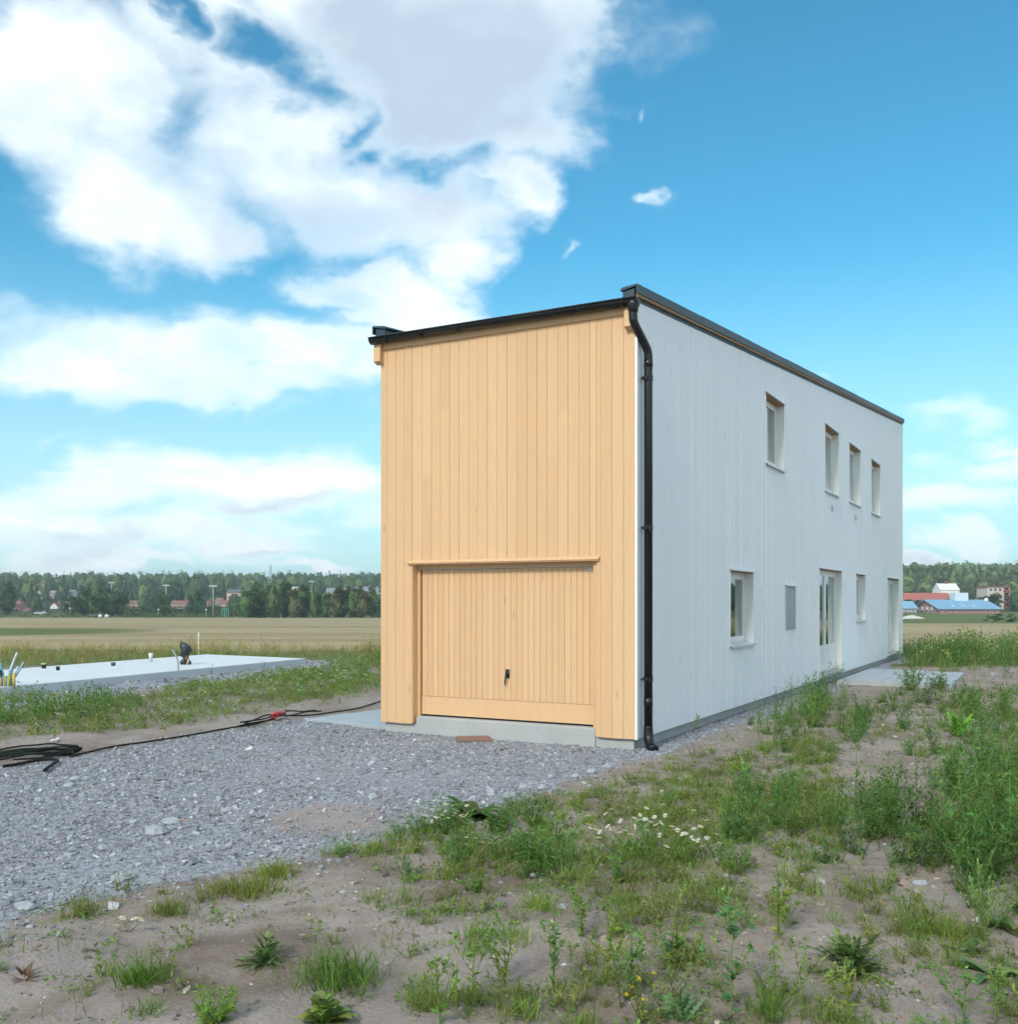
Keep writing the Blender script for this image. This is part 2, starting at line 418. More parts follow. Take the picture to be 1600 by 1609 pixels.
M['slab'] = plain('pale_concrete', (0.60, 0.64, 0.66), 0.8, var=0.2, scale=0.8, bmp=0.15)
M['pave'] = plain('paving_concrete', (0.36, 0.40, 0.44), 0.85, var=0.3, scale=3.0, bmp=0.3)
M['roofing'] = plain('roofing_felt', (0.05, 0.055, 0.06), 0.8)
M['inside'] = plain('interior_plaster', (0.55, 0.52, 0.46), 0.9)
M['gap'] = plain('gap_shade_black', (0.012, 0.012, 0.012), 0.8)  # near-black colour standing in for the shade in the garage door gap
M['red'] = plain('red_plastic', (0.55, 0.03, 0.02), 0.4)
M['plastic'] = plain('dark_green_black_plastic', (0.012, 0.02, 0.02), 0.3, var=0.3, scale=14, bmp=0.5)
M['attr'] = attrmat('tinted_surface')
M['leaf'] = leafmat('leaf')
M['farleaf'] = leafmat('tree_foliage', 0.18, 0.8, 0.1)
M['bark'] = plain('bark', (0.10, 0.075, 0.055), 0.9, var=0.4, scale=4, bmp=0.4)
M['stone'] = attrmat('crushed_stone', 0.75, 0.22, 60.0, 0.35, 0.3)
# glass: clear pane with the mirror-like reflection of its surface
m, nt, b = newmat('window_glass'); nt.nodes.remove(b)
fr = nt.nodes.new('ShaderNodeFresnel'); fr.inputs[0].default_value = 1.52
gl = nt.nodes.new('ShaderNodeBsdfGlossy'); gl.inputs['Roughness'].default_value = 0.015; gl.inputs[0].default_value = (0.95, 0.97, 1, 1)
tr = nt.nodes.new('ShaderNodeBsdfTransparent'); tr.inputs[0].default_value = (0.80, 0.86, 0.83, 1)
mx = nt.nodes.new('ShaderNodeMixShader')
link(nt, (S(nt, fr.outputs[0]) * 1.7 + 0.06).clamp(), mx.inputs[0]); nt.links.new(tr.outputs[0], mx.inputs[1]); nt.links.new(gl.outputs[0], mx.inputs[2])
nt.links.new(mx.outputs[0], nt.nodes['Material Output'].inputs[0]); M['glass'] = m

# the ground: surface kinds come as masks in vertex colours 'kind' (r gravel, g living grass, b stubble field) and 'kind2' (r fine sand, g mud)
m, nt, b = newmat('ground_surface'); c = wpos(nt)
k1 = nt.nodes.new('ShaderNodeAttribute'); k1.attribute_name = 'kind'; s1 = nt.nodes.new('ShaderNodeSeparateColor'); nt.links.new(k1.outputs[0], s1.inputs[0])
k2 = nt.nodes.new('ShaderNodeAttribute'); k2.attribute_name = 'kind2'; s2 = nt.nodes.new('ShaderNodeSeparateColor'); nt.links.new(k2.outputs[0], s2.inputs[0])
gr, ga, fi = (S(nt, s1.outputs[i]) for i in range(3)); sa, mu, fo = (S(nt, s2.outputs[i]) for i in range(3))
n1 = noise(nt, c, 0.9, 6, 0.62); n2 = noise(nt, c, 7.0, 5, 0.65); n3 = noise(nt, c, 55.0, 4, 0.7); vv = voronoi(nt, c, 38.0); vcol = voronoi(nt, c, 38.0, out='Color')
soil = mixc(nt, (n1 * 0.9 + n2 * 0.6 - 0.3).ss(0.15, 0.7), (0.175, 0.13, 0.10), (0.345, 0.295, 0.255))
soil = mixc(nt, (n3 - 0.35).clamp() * 0.9, soil, (0.35, 0.31, 0.275))
n4 = noise(nt, c, 21.0, 4, 0.7); soil = mixc(nt, n4.ss(0.5, 0.72) * 0.5, soil, (0.145, 0.11, 0.09))
soil = mixc(nt, mu * 0.6, soil, (0.12, 0.085, 0.065))
sand = mixc(nt, n3, (0.29, 0.25, 0.235), (0.42, 0.375, 0.355))
soil = mixc(nt, sa * 0.8, soil, sand)
sv = nt.nodes.new('ShaderNodeSeparateColor'); nt.links.new(vcol.k, sv.inputs[0])
grv = mixc(nt, S(nt, sv.outputs[0]), (0.20, 0.21, 0.235), (0.36, 0.375, 0.41))
grv = mixc(nt, noise(nt, c, 1.6, 5, 0.65).ss(0.52, 0.7) * 0.75, grv, (0.36, 0.345, 0.34))
gmask = (gr + (n2 - 0.5) * 0.9).ss(0.38, 0.62)
col = mixc(nt, gmask, soil, grv)
grass = mixc(nt, n2, (0.085, 0.12, 0.035), (0.16, 0.175, 0.06))
col = mixc(nt, (ga + (n2 - 0.5) * 0.8).ss(0.3, 0.7), col, grass)
cf = vmul(nt, c, (0.012, 0.09, 0.0)); nf = noise(nt, cf, 1.0, 6, 0.6); nf2 = noise(nt, vmul(nt, c, (0.35, 0.9, 0)), 1.0, 4, 0.7)
straw = mixc(nt, (nf * 0.7 + nf2 * 0.3).ss(0.35, 0.65), (0.27, 0.215, 0.115), (0.42, 0.345, 0.20))
straw = mixc(nt, noise(nt, vmul(nt, c, (0.008, 0.12, 0)), 1.3, 4, 0.6).ss(0.55, 0.75) * 0.5, straw, (0.15, 0.15, 0.06))
col = mixc(nt, fi, col, straw)
col = mixc(nt, fo, col, mixc(nt, n1, (0.03, 0.045, 0.018), (0.07, 0.085, 0.03)))
link(nt, col, b.inputs['Base Color']); setb(b, Roughness=0.92); b.inputs['Specular IOR Level'].default_value = 0.15
bump(nt, b, n3 * 0.6 + n2 * 0.6 + (1.0 - vv) * 0.5, 0.6, 0.018)
M['ground'] = m

# ------------------------------------------------------------------ ground sheet
def axis(fine0, fine1, step, lo, hi, g):
    a = list(np.arange(fine0, fine1, step)); d = step
    while a[-1] < hi: d = min(d * g, 60); a.append(a[-1] + d)
    d = step; pre = []; x = fine0
    while x > lo: d = min(d * g, 60); x -= d; pre.append(x)
    return np.array(pre[::-1] + a)
gx = axis(-5.0, 6.0, 0.06, -1600, 1600, 1.08); gy = axis(3.7, 12.0, 0.052, -60, 2600, 1.05)
X, Y = np.meshgrid(gx, gy); Z = gz(X, Y)
ni, nj = X.shape
I, J = np.meshgrid(np.arange(ni - 1), np.arange(nj - 1), indexing='ij')
Q = np.stack([I * nj + J, I * nj + J + 1, (I + 1) * nj + J + 1, (I + 1) * nj + J], -1).reshape(-1, 4)
g_mb = MB().add(np.stack([X, Y, Z], -1).reshape(-1, 3), Q)
me = g_mb.mesh('ground', True)
xf, yf = X.ravel(), Y.ravel()
dG = polydist(xf, yf, GRAVEL) + 0.5 * (fbm(xf * 1.6 + 31, yf * 1.6, 3) - 0.5); dS = polydist(xf, yf, SLABG)
r_ = np.maximum(sstep(-0.34, 0.28, dG), sstep(-0.3, 0.2, dS) * 0.95)
SANDSPOT = at(520, 1290)
r_ = r_ * (1 - 0.85 * np.exp(-(((xf - SANDSPOT[0]) / 0.75) ** 2 + ((yf - SANDSPOT[1]) / 0.85) ** 2)))
gnd_left = poly_at([(-300,1110),(0,1098),(200,1090),(400,1062),(600,1030),(600,1088),(420,1118),(200,1150),(0,1168),(-300,1190)])
GL_R = np.where(xf / np.maximum(yf, 1) < 0.2, 1.0, 0.0)
y_f0 = 34.5 + 2.5 * fbm(xf * 0.2, yf * 0.2, 2)
field = sstep(0, 1.5, yf - y_f0)
grass = 0.30 * sstep(0.42, 0.62, fbm(xf * 0.8 + 5, yf * 0.8, 4)) * (yf < 34)
grass = np.maximum(grass, 0.45 * sstep(-0.6, 0.6, polydist(xf, yf, gnd_left)))
weedR = poly_at([(1190,1125),(1320,1062),(1400,1085),(1600,1070),(1800,1060),(1800,1460),(1600,1460),(1480,1405),(1310,1355),(1290,1260),(1340,1195),(1210,1195)])
grass = np.maximum(grass, 0.36 * sstep(-0.5, 0.5, polydist(xf, yf, weedR)) * sstep(0.35, 0.6, fbm(xf * 1.1, yf * 1.1 + 40, 3)))
grass = np.maximum(grass, sstep(25.0, 28.0, yf) * (1 - field) * 0.85)
far = sstep(-4, 4, polydist(xf, yf, GREENSTRIP))
rr = sstep(0.0, 0.2, xf / np.maximum(yf, 20))
greenfar = np.maximum(sstep(290, 330, yf) * (1 - rr), sstep(128, 140, yf + 6 * fbm(xf * 0.1, yf * 0.1, 2)) * rr)
fieldm = field * (1 - np.maximum(far, greenfar))
grassm = np.maximum(grass * (1 - field), np.maximum(far, greenfar) * (yf > 36))
forest = sstep(345, 380, yf) * (1 - rr) + sstep(395, 440, yf) * rr
grassm = np.where(r_ > 0.5, grassm * 0.15, grassm)
K = np.ones((len(xf), 4), np.float32); K[:, 0] = r_; K[:, 1] = grassm; K[:, 2] = fieldm
a1 = me.color_attributes.new('kind', 'FLOAT_COLOR', 'POINT'); a1.data.foreach_set('color', K.ravel())
sandm = np.maximum(np.exp(-(((xf - SANDSPOT[0]) / 0.7) ** 2 + ((yf - SANDSPOT[1]) / 0.8) ** 2)), 0.8 * sstep(-0.15, 0.25, polydist(xf, yf, poly_at([(-200,1470),(0,1462),(140,1452),(225,1470),(240,1492),(190,1520),(60,1560),(-200,1640)]))))
sandm = np.maximum(sandm, 0.55 * sstep(0.5, 0.68, fbm(xf * 1.7 + 60, yf * 1.7, 3)))
mud = sstep(0.52, 0.66, fbm(xf * 0.9 + 90, yf * 1.6, 4)) * (yf < 12) * 0.8
K2 = np.ones((len(xf), 4), np.float32); K2[:, 0] = np.clip(sandm, 0, 1); K2[:, 1] = np.clip(mud, 0, 1); K2[:, 2] = forest
a2 = me.color_attributes.new('kind2', 'FLOAT_COLOR', 'POINT'); a2.data.foreach_set('color', K2.ravel())
ground = tag(obj('ground', me, M['ground']), kind='structure')

# ------------------------------------------------------------------ the house
house = thing('garage_house', 'narrow two-storey house with apricot garage front and long white board side', 'house', (P0[0], P0[1], 0), YAW)
BT = 0.022                                           # cladding board thickness
def board(mb, a0, a1, z0, z1, t=BT, ch=0.0024, side=False, top=None):
    """one bevelled vertical board lying on plane 0 and facing -y (front) or +x (side)"""
    tl, tr_ = (z1, z1) if top is None else top
    g = 0.0012
    a0 += g; a1 -= g
    V = [(a0, 0, z0), (a1, 0, z0), (a1, 0, tr_), (a0, 0, tl), (a0, t - ch, z0), (a1, t - ch, z0), (a1, t - ch, tr_), (a0, t - ch, tl),
         (a0 + ch, t, z0 + 0.002), (a1 - ch, t, z0 + 0.002), (a1 - ch, t, tr_ - 0.002), (a0 + ch, t, tl - 0.002)]
    Fc = [(0,1,5,4),(1,2,6,5),(2,3,7,6),(3,0,4,7),(4,5,9,8),(5,6,10,9),(6,7,11,10),(7,4,8,11),(8,9,10,11)]
    V = np.array(V)
    V = np.stack([V[:, 1], V[:, 0], V[:, 2]], -1) if side else np.stack([V[:, 0], -V[:, 1], V[:, 2]], -1)
    return mb.add(V, Fc if not side else [f[::-1] for f in Fc])
# garage opening in the front
GX0, GX1 = fs(649), fs(938.5); GZ1 = fz(655, 886)
rd = random.Random(5)
# --- front wall: backing sheet round the opening, then every board
fw = MB()
fw.box(-WID, GX0 - 0.001, 0.0, 0.16, 0.0, ZF + .014); fw.box(GX1 + 0.001, -0.0005, 0.0, 0.16, 0.0, ZF + .014); fw.box(GX0 - 0.001, GX1 + 0.001, 0.0, 0.16, GZ1, ZF + 0.013)
front_wall = fw.build('front_wall', M['orange'], house)
jx = [600,610.5,623.4,636.9,651,665,679.7,693.5,708,722.8,738,752.5,767.5,782.5,798,814,829.5,845,861,878,894,911,928,945,963,981,998.75]
jl = [fs(p) for p in jx]; jl[0] = -WID; jl[-1] = -0.002
cuts = sorted(set(jl[1:-1]) | {GX0, GX1}); edges = [jl[0]] + cuts + [jl[-1]]
edges = [e for i, e in enumerate(edges) if i == 0 or e - edges[i - 1] > 0.03]
for a, b_ in zip(edges[:-1], edges[1:]):
    mid = 0.5 * (a + b_)
    z0 = GZ1 if GX0 < mid < GX1 else -0.012 + rd.uniform(-0.002, 0.002)
    t = BT + rd.uniform(-0.0015, 0.0025)
    parts = [(z0, ZF - 0.005)]
    if rd.random() < 0.16:
        c_ = rd.uniform(max(z0 + 0.8, 1.6), 4.4); parts = [(z0, c_ + 0.0015), (c_ - 0.0015, ZF - 0.005)]
    for (p, q) in parts: board(MB(), a, b_, p, q, t).build('board', M['orange'], front_wall)
# --- side wall openings (photo columns and rows -> wall coordinates)
def op(l, r, t, b): return (su(l), su(r), sz(l, b), sz(l, t))
OPS = {'w1': op(1201.5, 1230.5, 617.5, 727.5), 'w2': op(1295, 1316.3, 667, 770.5), 'w3': op(1333.4, 1350.6, 697, 788), 'w4': op(1368.2, 1381.8, 722.5, 805.5),
       'a': op(1145.5, 1181.8, 896, 1015), 'door': op(1286, 1321.3, 893, 1061), 'c': op(1344.3, 1358.3, 902, 975.5), 'd': op(1393.6, 1411.2, 908, 1030.5)}
OPS['door'] = OPS['door'][:2] + (0.085,) + OPS['door'][3:]; OPS['d'] = OPS['d'][:2] + (0.085,) + OPS['d'][3:]
bp = sorted({0.0, LEN} | {v for o_ in OPS.values() for v in o_[:2]})
core = MB()
for a, b_ in zip(bp[:-1], bp[1:]):
    mid = 0.5 * (a + b_)
    holes = sorted([(o_[2], o_[3]) for o_ in OPS.values() if o_[0] <= mid <= o_[1]])
    z = 0.0; runs = []
    for h in holes: runs.append((z, h[0], False)); z = h[1]
    runs.append((z, None, True))
    for (p, q, top) in runs:
        if not top and q - p < 0.01: continue
        ta, tb = (roof(a) - 0.02, roof(b_) - 0.02) if top else (q, q)
        V = [(0, a, p), (0, b_, p), (0, b_, tb), (0, a, ta), (-0.16, a, p), (-0.16, b_, p), (-0.16, b_, tb), (-0.16, a, ta)]
        core.add(V, [(0,1,2,3),(4,7,6,5)])
side_wall = core.build('side_wall', M['white'], house)
BW = 0.139
allb = []
for a, b_ in zip(bp[:-1], bp[1:]):
    n = max(1, int(round((b_ - a) / BW))); w = (b_ - a) / n
    for i in range(n):
        u0, u1 = a + i * w, a + (i + 1) * w; mid = 0.5 * (u0 + u1)
        holes = sorted([(o_[2], o_[3]) for o_ in OPS.values() if o_[0] <= mid <= o_[1]])
        z = -0.012
        t = BT + rd.uniform(-0.002, 0.003)
        for h in holes + [None]:
            if h is None: board(MB(), u0, u1, z, 0, t, 0.005, True, (roof(u0) - 0.03, roof(u1) - 0.03)).build('board', M['white'], side_wall)
            else:
                if h[0] - z > 0.11: board(MB(), u0, u1, z, h[0], t, 0.005, True).build('board', M['white'], side_wall)
                z = h[1]
# corner board (white, thin) on the near corner and the far one
MB().box(0.0008, BT + 0.012, -0.026, 0.028, -0.014, ZF - 0.06).build('corner_board', M['trim'], house)
MB().box(0.0008, BT + 0.010, LEN - 0.02, LEN + 0.03, -0.014, ZB - 0.04).build('corner_board', M['trim'], house)
# --- hidden walls, floors, roof
MB().box(-WID, -WID + 0.16, 0.17, LEN, 0.0, ZF).add([(-WID,0.17,ZF),(-WID,LEN,ZF),(-WID,LEN,ZB-.03),(-WID+.16,0.17,ZF),(-WID+.16,LEN,ZF),(-WID+.16,LEN,ZB-.03)], [(0,1,2),(5,4,3)]).build('garden_wall_side', M['white'], house).name = 'far_side_wall'
MB().box(-WID + 0.161, -0.161, LEN - 0.16, LEN - 0.001, 0.0, ZB - 0.03).build('back_wall', M['white'], house)
MB().box(-WID + 0.162, -0.162, 0.162, LEN - 0.162, -0.02, 0.07).build('floor', M['inside'], house)
MB().box(-WID + 0.162, -0.162, 0.162, LEN - 0.162, 2.52, 2.74).build('upper_floor', M['inside'], house)
for yy in (su(1262), su(1332), su(1386)):
    MB().box(-WID + 0.163, -0.17, yy, yy + 0.1, 0.075, 2.515).build('partition_wall', M['inside'], house)
for yy in (su(1270), su(1325), su(1361)):
    MB().box(-WID + 0.163, -0.17, yy, yy + 0.1, 2.745, 4.9).build('partition_wall', M['inside'], house)
MB().box(-1.9, -1.8, 0.3, LEN - 0.3, 0.076, 2.514).build('partition_wall', M['inside'], house)
yo = -0.03
rz_ = lambda q: roof(q) - 0.075
rf = MB().add([(-WID + 0.02, yo, rz_(yo)), (-0.02, yo, rz_(yo)), (-0.02, LEN + 0.02, rz_(LEN + .02)), (-WID + 0.02, LEN + 0.02, rz_(LEN + .02)),
               (-WID + 0.02, yo, rz_(yo) + 0.05), (-0.02, yo, rz_(yo) + 0.05), (-0.02, LEN + 0.02, rz_(LEN + .02) + 0.05), (-WID + 0.02, LEN + 0.02, rz_(LEN + .02) + 0.05)],
              [(0,3,2,1),(4,5,6,7),(0,1,5,4),(1,2,6,5),(2,3,7,6),(3,0,4,7)])
roof_o = rf.build('roof', M['roofing'], house)
# verge flashings: folded sheet along both roof edges, made of lengths with lapped joints
def verge(sign, x_out):
    prof = [(0.0, -0.018), (0.0, 0.080), (-0.008, 0.092), (-0.19, 0.072), (-0.225, 0.045), (-0.215, 0.030), (-0.02, 0.068), (-0.02, -0.018)]
    root = None
    y = -0.115; k = 0
    while y < LEN + 0.05:
        y1 = min(y + 2.42, LEN + 0.055)
        mb = MB(); V = []
        e = 0.004 if k % 2 else 0.0
        for yy in (y - (0.03 if k else 0), y1):
            for (p, q) in prof: V.append((x_out + sign * (p + (e if p == 0.0 else 0)), yy, roof(yy) + q + (e if q > .079 else 0)))
        n = len(prof)
        Fs = [(i, (i + 1) % n, n + (i + 1) % n, n + i) for i in range(n)]
        mb.add(V, Fs); mb.Fq.append([tuple(range(n))[::-1], tuple(range(n, 2 * n))])
        o = mb.build('verge_flashing' if root is None else 'flashing_sheet', M['verge'], house if root is None else root)
        if root is None: root = o
        y = y1; k += 1
    up = []
    for yy in (-0.095, LEN + 0.045):
        for (p_, q_) in ((-0.05, -0.10), (-0.05, 0.05), (-0.195, 0.022), (-0.195, -0.10)): up.append((x_out + sign * p_, yy, roof(yy) + q_))
    MB().add(up, [(0, 1, 5, 4), (1, 2, 6, 5), (2, 3, 7, 6), (3, 0, 4, 7), (3, 2, 1, 0), (4, 5, 6, 7)]).build('verge_upstand', M['verge'], root)
    MB().add([(x_out - sign * 0.012, -0.05, roof(-.05) - 0.05), (x_out - sign * 0.012, LEN + .04, roof(LEN + .04) - 0.05), (x_out - sign * 0.012, LEN + .04, roof(LEN + .04)-.001), (x_out - sign * 0.012, -0.05, roof(-.05)-.001),
              (x_out - sign * 0.045, -0.05, roof(-.05) - 0.05), (x_out - sign * 0.045, LEN + .04, roof(LEN + .04) - 0.05), (x_out - sign * 0.045, LEN + .04, roof(LEN + .04)-.001), (x_out - sign * 0.045, -0.05, roof(-.05)-.001)],
             [(0,1,2,3),(4,7,6,5),(0,4,5,1),(3,2,6,7),(1,5,6,2),(0,3,7,4)]).build('verge_board', M['rawwood'], root)
    return root
verge(1, 0.075); verge(-1, -WID - 0.075)
# fascia, corbels
MB().box(-WID + 0.055, -0.105, -0.052, -0.024, ZF - 0.14, ZF + 0.05).build('fascia', M['orange'], house)
def corbel(x0, x1):
    MB().prism([(-0.115, ZF - 0.30), (-0.0245, ZF - 0.335), (-0.0245, ZF - 0.03), (-0.10, ZF - 0.03)], 'x', x0, x1).build('corbel', M['orange'], house)
corbel(-WID - 0.055, -WID + 0.05); corbel(-0.10, 0.0)
# gutter: half-round channel with beaded lip and end caps
gyc, gzc, gr_ = -0.128, ZF - 0.005, 0.072
arc = [(gyc + gr_ * math.cos(t), gzc + gr_ * math.sin(t)) for t in np.linspace(math.pi, 2 * math.pi, 13)]
arc_in = [(gyc + (gr_ - 0.006) * math.cos(t), gzc + (gr_ - 0.006) * math.sin(t)) for t in np.linspace(2 * math.pi, math.pi, 13)]
gxl, gxr = -WID - 0.075, 0.085
gut = MB().prism(arc + arc_in, 'x', gxl, gxr)
gut.tube([(gxl, gyc - gr_ - 0.004, gzc + 0.004), (gxr, gyc - gr_ - 0.004, gzc + 0.004)], 0.011, 8)
gutter = gut.build('gutter', M['black'], house, True)
for xx in (gxl, gxr): MB().prism(arc, 'x', xx - 0.004, xx + 0.004).build('end_cap', M['black'], gutter)
for i in range(7):
    xx = gxl + 0.25 + i * (gxr - gxl - 0.45) / 6
    MB().prism([(p * 1.0 + (p - gyc) * 0.06, q + (q - gzc) * 0.06) for p, q in arc] + arc_in, 'x', xx, xx + 0.028).build('gutter_bracket', M['black'], gutter)
# metal drip edge from roof into gutter
MB().add([(gxl + .06, -0.09, ZF + 0.022), (gxr - .03, -0.09, ZF + 0.022), (gxr - .03, gyc + 0.02, ZF - 0.01), (gxl + .06, gyc + 0.02, ZF - 0.01), (gxl + .06, -0.02, ZF + 0.055), (gxr - .03, -0.02, ZF + 0.055)],
         [(0,1,2,3),(0,4,5,1)]).build('drip_edge', M['black'], gutter)
# downpipe: funnel outlet, swan neck to the side wall, long pipe, clamps and shoe
def smooth(pts, n=8):
    pts = np.asarray(pts, float); P_ = np.vstack([2 * pts[0] - pts[1], pts, 2 * pts[-1] - pts[-2]]); out = []
    for i in range(1, len(P_) - 2):
        for t in np.linspace(0, 1, n, endpoint=False):
            a, b_, c_, d_ = P_[i - 1], P_[i], P_[i + 1], P_[i + 2]
            out.append(0.5 * ((2 * b_) + (c_ - a) * t + (2 * a - 5 * b_ + 4 * c_ - d_) * t * t + (3 * b_ - a - 3 * c_ + d_) * t ** 3))
    out.append(pts[-1]); return np.array(out)
PXY = (0.105, 0.145); OX = 0.022
neck = smooth([(OX, gyc, ZF - 0.10), (OX, gyc, ZF - 0.20), (OX + 0.01, gyc + 0.03, ZF - 0.29), (PXY[0] - 0.01, PXY[1] - 0.04, ZF - 0.52), (PXY[0], PXY[1], ZF - 0.62), (PXY[0], PXY[1], ZF - 0.72)], 9)
dp = MB().tube(np.vstack([neck, [(PXY[0], PXY[1], ZF - 0.9), (PXY[0], PXY[1], 0.10)]]), 0.050, 20)
down = dp.build('downpipe', M['black'], house, True)
MB().tube([(OX, gyc, ZF - 0.02), (OX, gyc, ZF - 0.075), (OX, gyc, ZF - 0.125), (OX, gyc, ZF - 0.16)], [0.078, 0.076, 0.058, 0.054], 20).build('outlet_funnel', M['black'], down, True)
for py in (591, 828, 1068):
    zz = fz(1010, py)
    MB().tube([(PXY[0], PXY[1], zz - 0.028), (PXY[0], PXY[1], zz + 0.028)], 0.056, 20).tube([(PXY[0], PXY[1], zz), (PXY[0] - 0.09, PXY[1], zz)], 0.011, 8)\
        .box(PXY[0] - 0.02, PXY[0] + 0.02, PXY[1] - 0.085, PXY[1] - 0.05, zz - 0.02, zz + 0.012).tube([(PXY[0] - 0.06, PXY[1] - 0.085, zz), (PXY[0] - 0.02, PXY[1] - 0.06, zz)], 0.01, 8).build('pipe_clamp', M['black'], down)
for zz in (ZF - 0.70, 0.42): MB().tube([(PXY[0], PXY[1], zz - 0.05), (PXY[0], PXY[1], zz + 0.05)], 0.0535, 20).build('pipe_sleeve', M['black'], down, True)
shoe = smooth([(PXY[0], PXY[1], 0.14), (PXY[0], PXY[1], 0.05), (PXY[0] + 0.012, PXY[1] - 0.012, -0.02), (PXY[0] + 0.05, PXY[1] - 0.05, -0.085), (PXY[0] + 0.10, PXY[1] - 0.10, -0.125)], 6)
MB().tube(shoe, np.linspace(0.053, 0.066, len(shoe)), 20).build('pipe_shoe', M['black'], down, True)
# plinth
pl = MB(); zb = -0.6
pl.box(-WID + 0.04, -0.03, 0.03, 0.14, zb, -0.0125); pl.box(-0.13, -0.0305, 0.1405, LEN - 0.02, zb, -0.0125); pl.box(-WID + 0.03, -WID + 0.13, 0.141, LEN - 0.02, zb, -0.0125)
pl.build('plinth', M['conc'], house)
sill = MB(); sx0, sx1 = GX0 + 0.05, GX1 - 0.03
sill.prism([(0.0, -0.6), (0.14, -0.6), (0.14, 0.088), (0.02, 0.085), (0.006, 0.074)], 'x', sx0, sx1)
sill.build('garage_sill', M['conc'], house)
# --- garage door with frame
RD = 0.09
gf_ = MB(); fwid = 0.055
gf_.box(GX0 + 0.001, GX0 + fwid, RD, RD + 0.05, 0.0, GZ1 - 0.001); gf_.box(GX1 - fwid, GX1 - 0.001, RD - 0.075, RD + 0.05, -0.011, GZ1 - 0.001); gf_.box(GX0 + fwid + .001, GX1 - fwid - .001, RD, RD + 0.05, GZ1 - 0.065, GZ1 - 0.001)
gframe = gf_.build('garage_frame', M['orange'], house)
MB().box(GX0 + 0.001, GX0 + 0.012, -0.02, RD - 0.001, 0.0, GZ1 - 0.001).build('reveal_board', M['orange'], gframe)
lint = MB().prism([(-0.0245, GZ1 - 0.005), (-0.055, GZ1 - 0.010), (-0.060, GZ1 + 0.012), (-0.0245, GZ1 + 0.028)], 'x', GX0 - 0.045, GX1 + 0.035)
lo = lint.build('lintel_board', M['orange'], gframe)
MB().prism([(-0.0245, GZ1 + 0.029), (-0.0245, GZ1 + 0.045), (-0.066, GZ1 + 0.018), (-0.068, GZ1 + 0.006), (-0.064, GZ1 + 0.013)], 'x', GX0 - 0.055, GX1 + 0.045).build('drip_flashing', M['orange'], gframe)
MB().box(GX0 + fwid + .002, GX1 - fwid - .002, RD + 0.012, RD + 0.02, GZ1 - 0.0725, GZ1 - 0.066).build('head_seal', M['flash'], gframe)
DX0, DX1 = GX0 + fwid + 0.012, GX1 - fwid - 0.012; DZ0, DZ1, DY = 0.115, GZ1 - 0.074, RD + 0.042
door = MB().box(DX0, DX1, DY, DY + 0.04, DZ0, DZ1).build('garage_door', M['orange'], house)
nb = 30; w = (DX1 - DX0) / nb; RZ = DZ0 + fz(665, 1096) - fz(665, 1124)
for i in range(nb):
    a, b_ = DX0 + i * w, DX0 + (i + 1) * w
    mb = MB(); board(mb, a, b_, RZ + 0.004, DZ1 - 0.002, 0.014 + rd.uniform(-.001, .001), 0.004); mb.V[0][:, 1] += DY
    mb.build('door_board', M['orange'], door)
MB().box(DX0 + .002, DX1 - .002, DY - 0.020, DY, DZ0 - 0.002, RZ).build('bottom_rail', M['orange'], door)
MB().box(DX0, DX1, DY - 0.004, DY + 0.03, 0.088, DZ0 - 0.003).build('gap_shade_strip', M['gap'], door)  # dark strip under the door: the shade of the open gap as colour
hx_, hz_ = fs(791), fz(791, 1060)
hd = MB().box(hx_ - 0.028, hx_ + 0.028, DY - 0.024, DY - 0.0155, hz_ - 0.05, hz_ + 0.06)
hd.tube([(hx_, DY - 0.02, hz_ + 0.0), (hx_, DY - 0.06, hz_ + 0.0)], 0.013, 10).tube([(hx_, DY - 0.058, hz_ + 0.01), (hx_ - 0.01, DY - 0.062, hz_ - 0.06), (hx_ - 0.018, DY - 0.058, hz_ - 0.14)], [0.012, 0.011, 0.009], 8)
hd.build('door_handle', M['black'], door, True)
MB().box(DX1 - 0.10, DX1 - 0.04, DY - 0.018, DY - 0.0145, DZ1 - 0.045, DZ1 - 0.025).build('maker_plate', M['flash'], door)
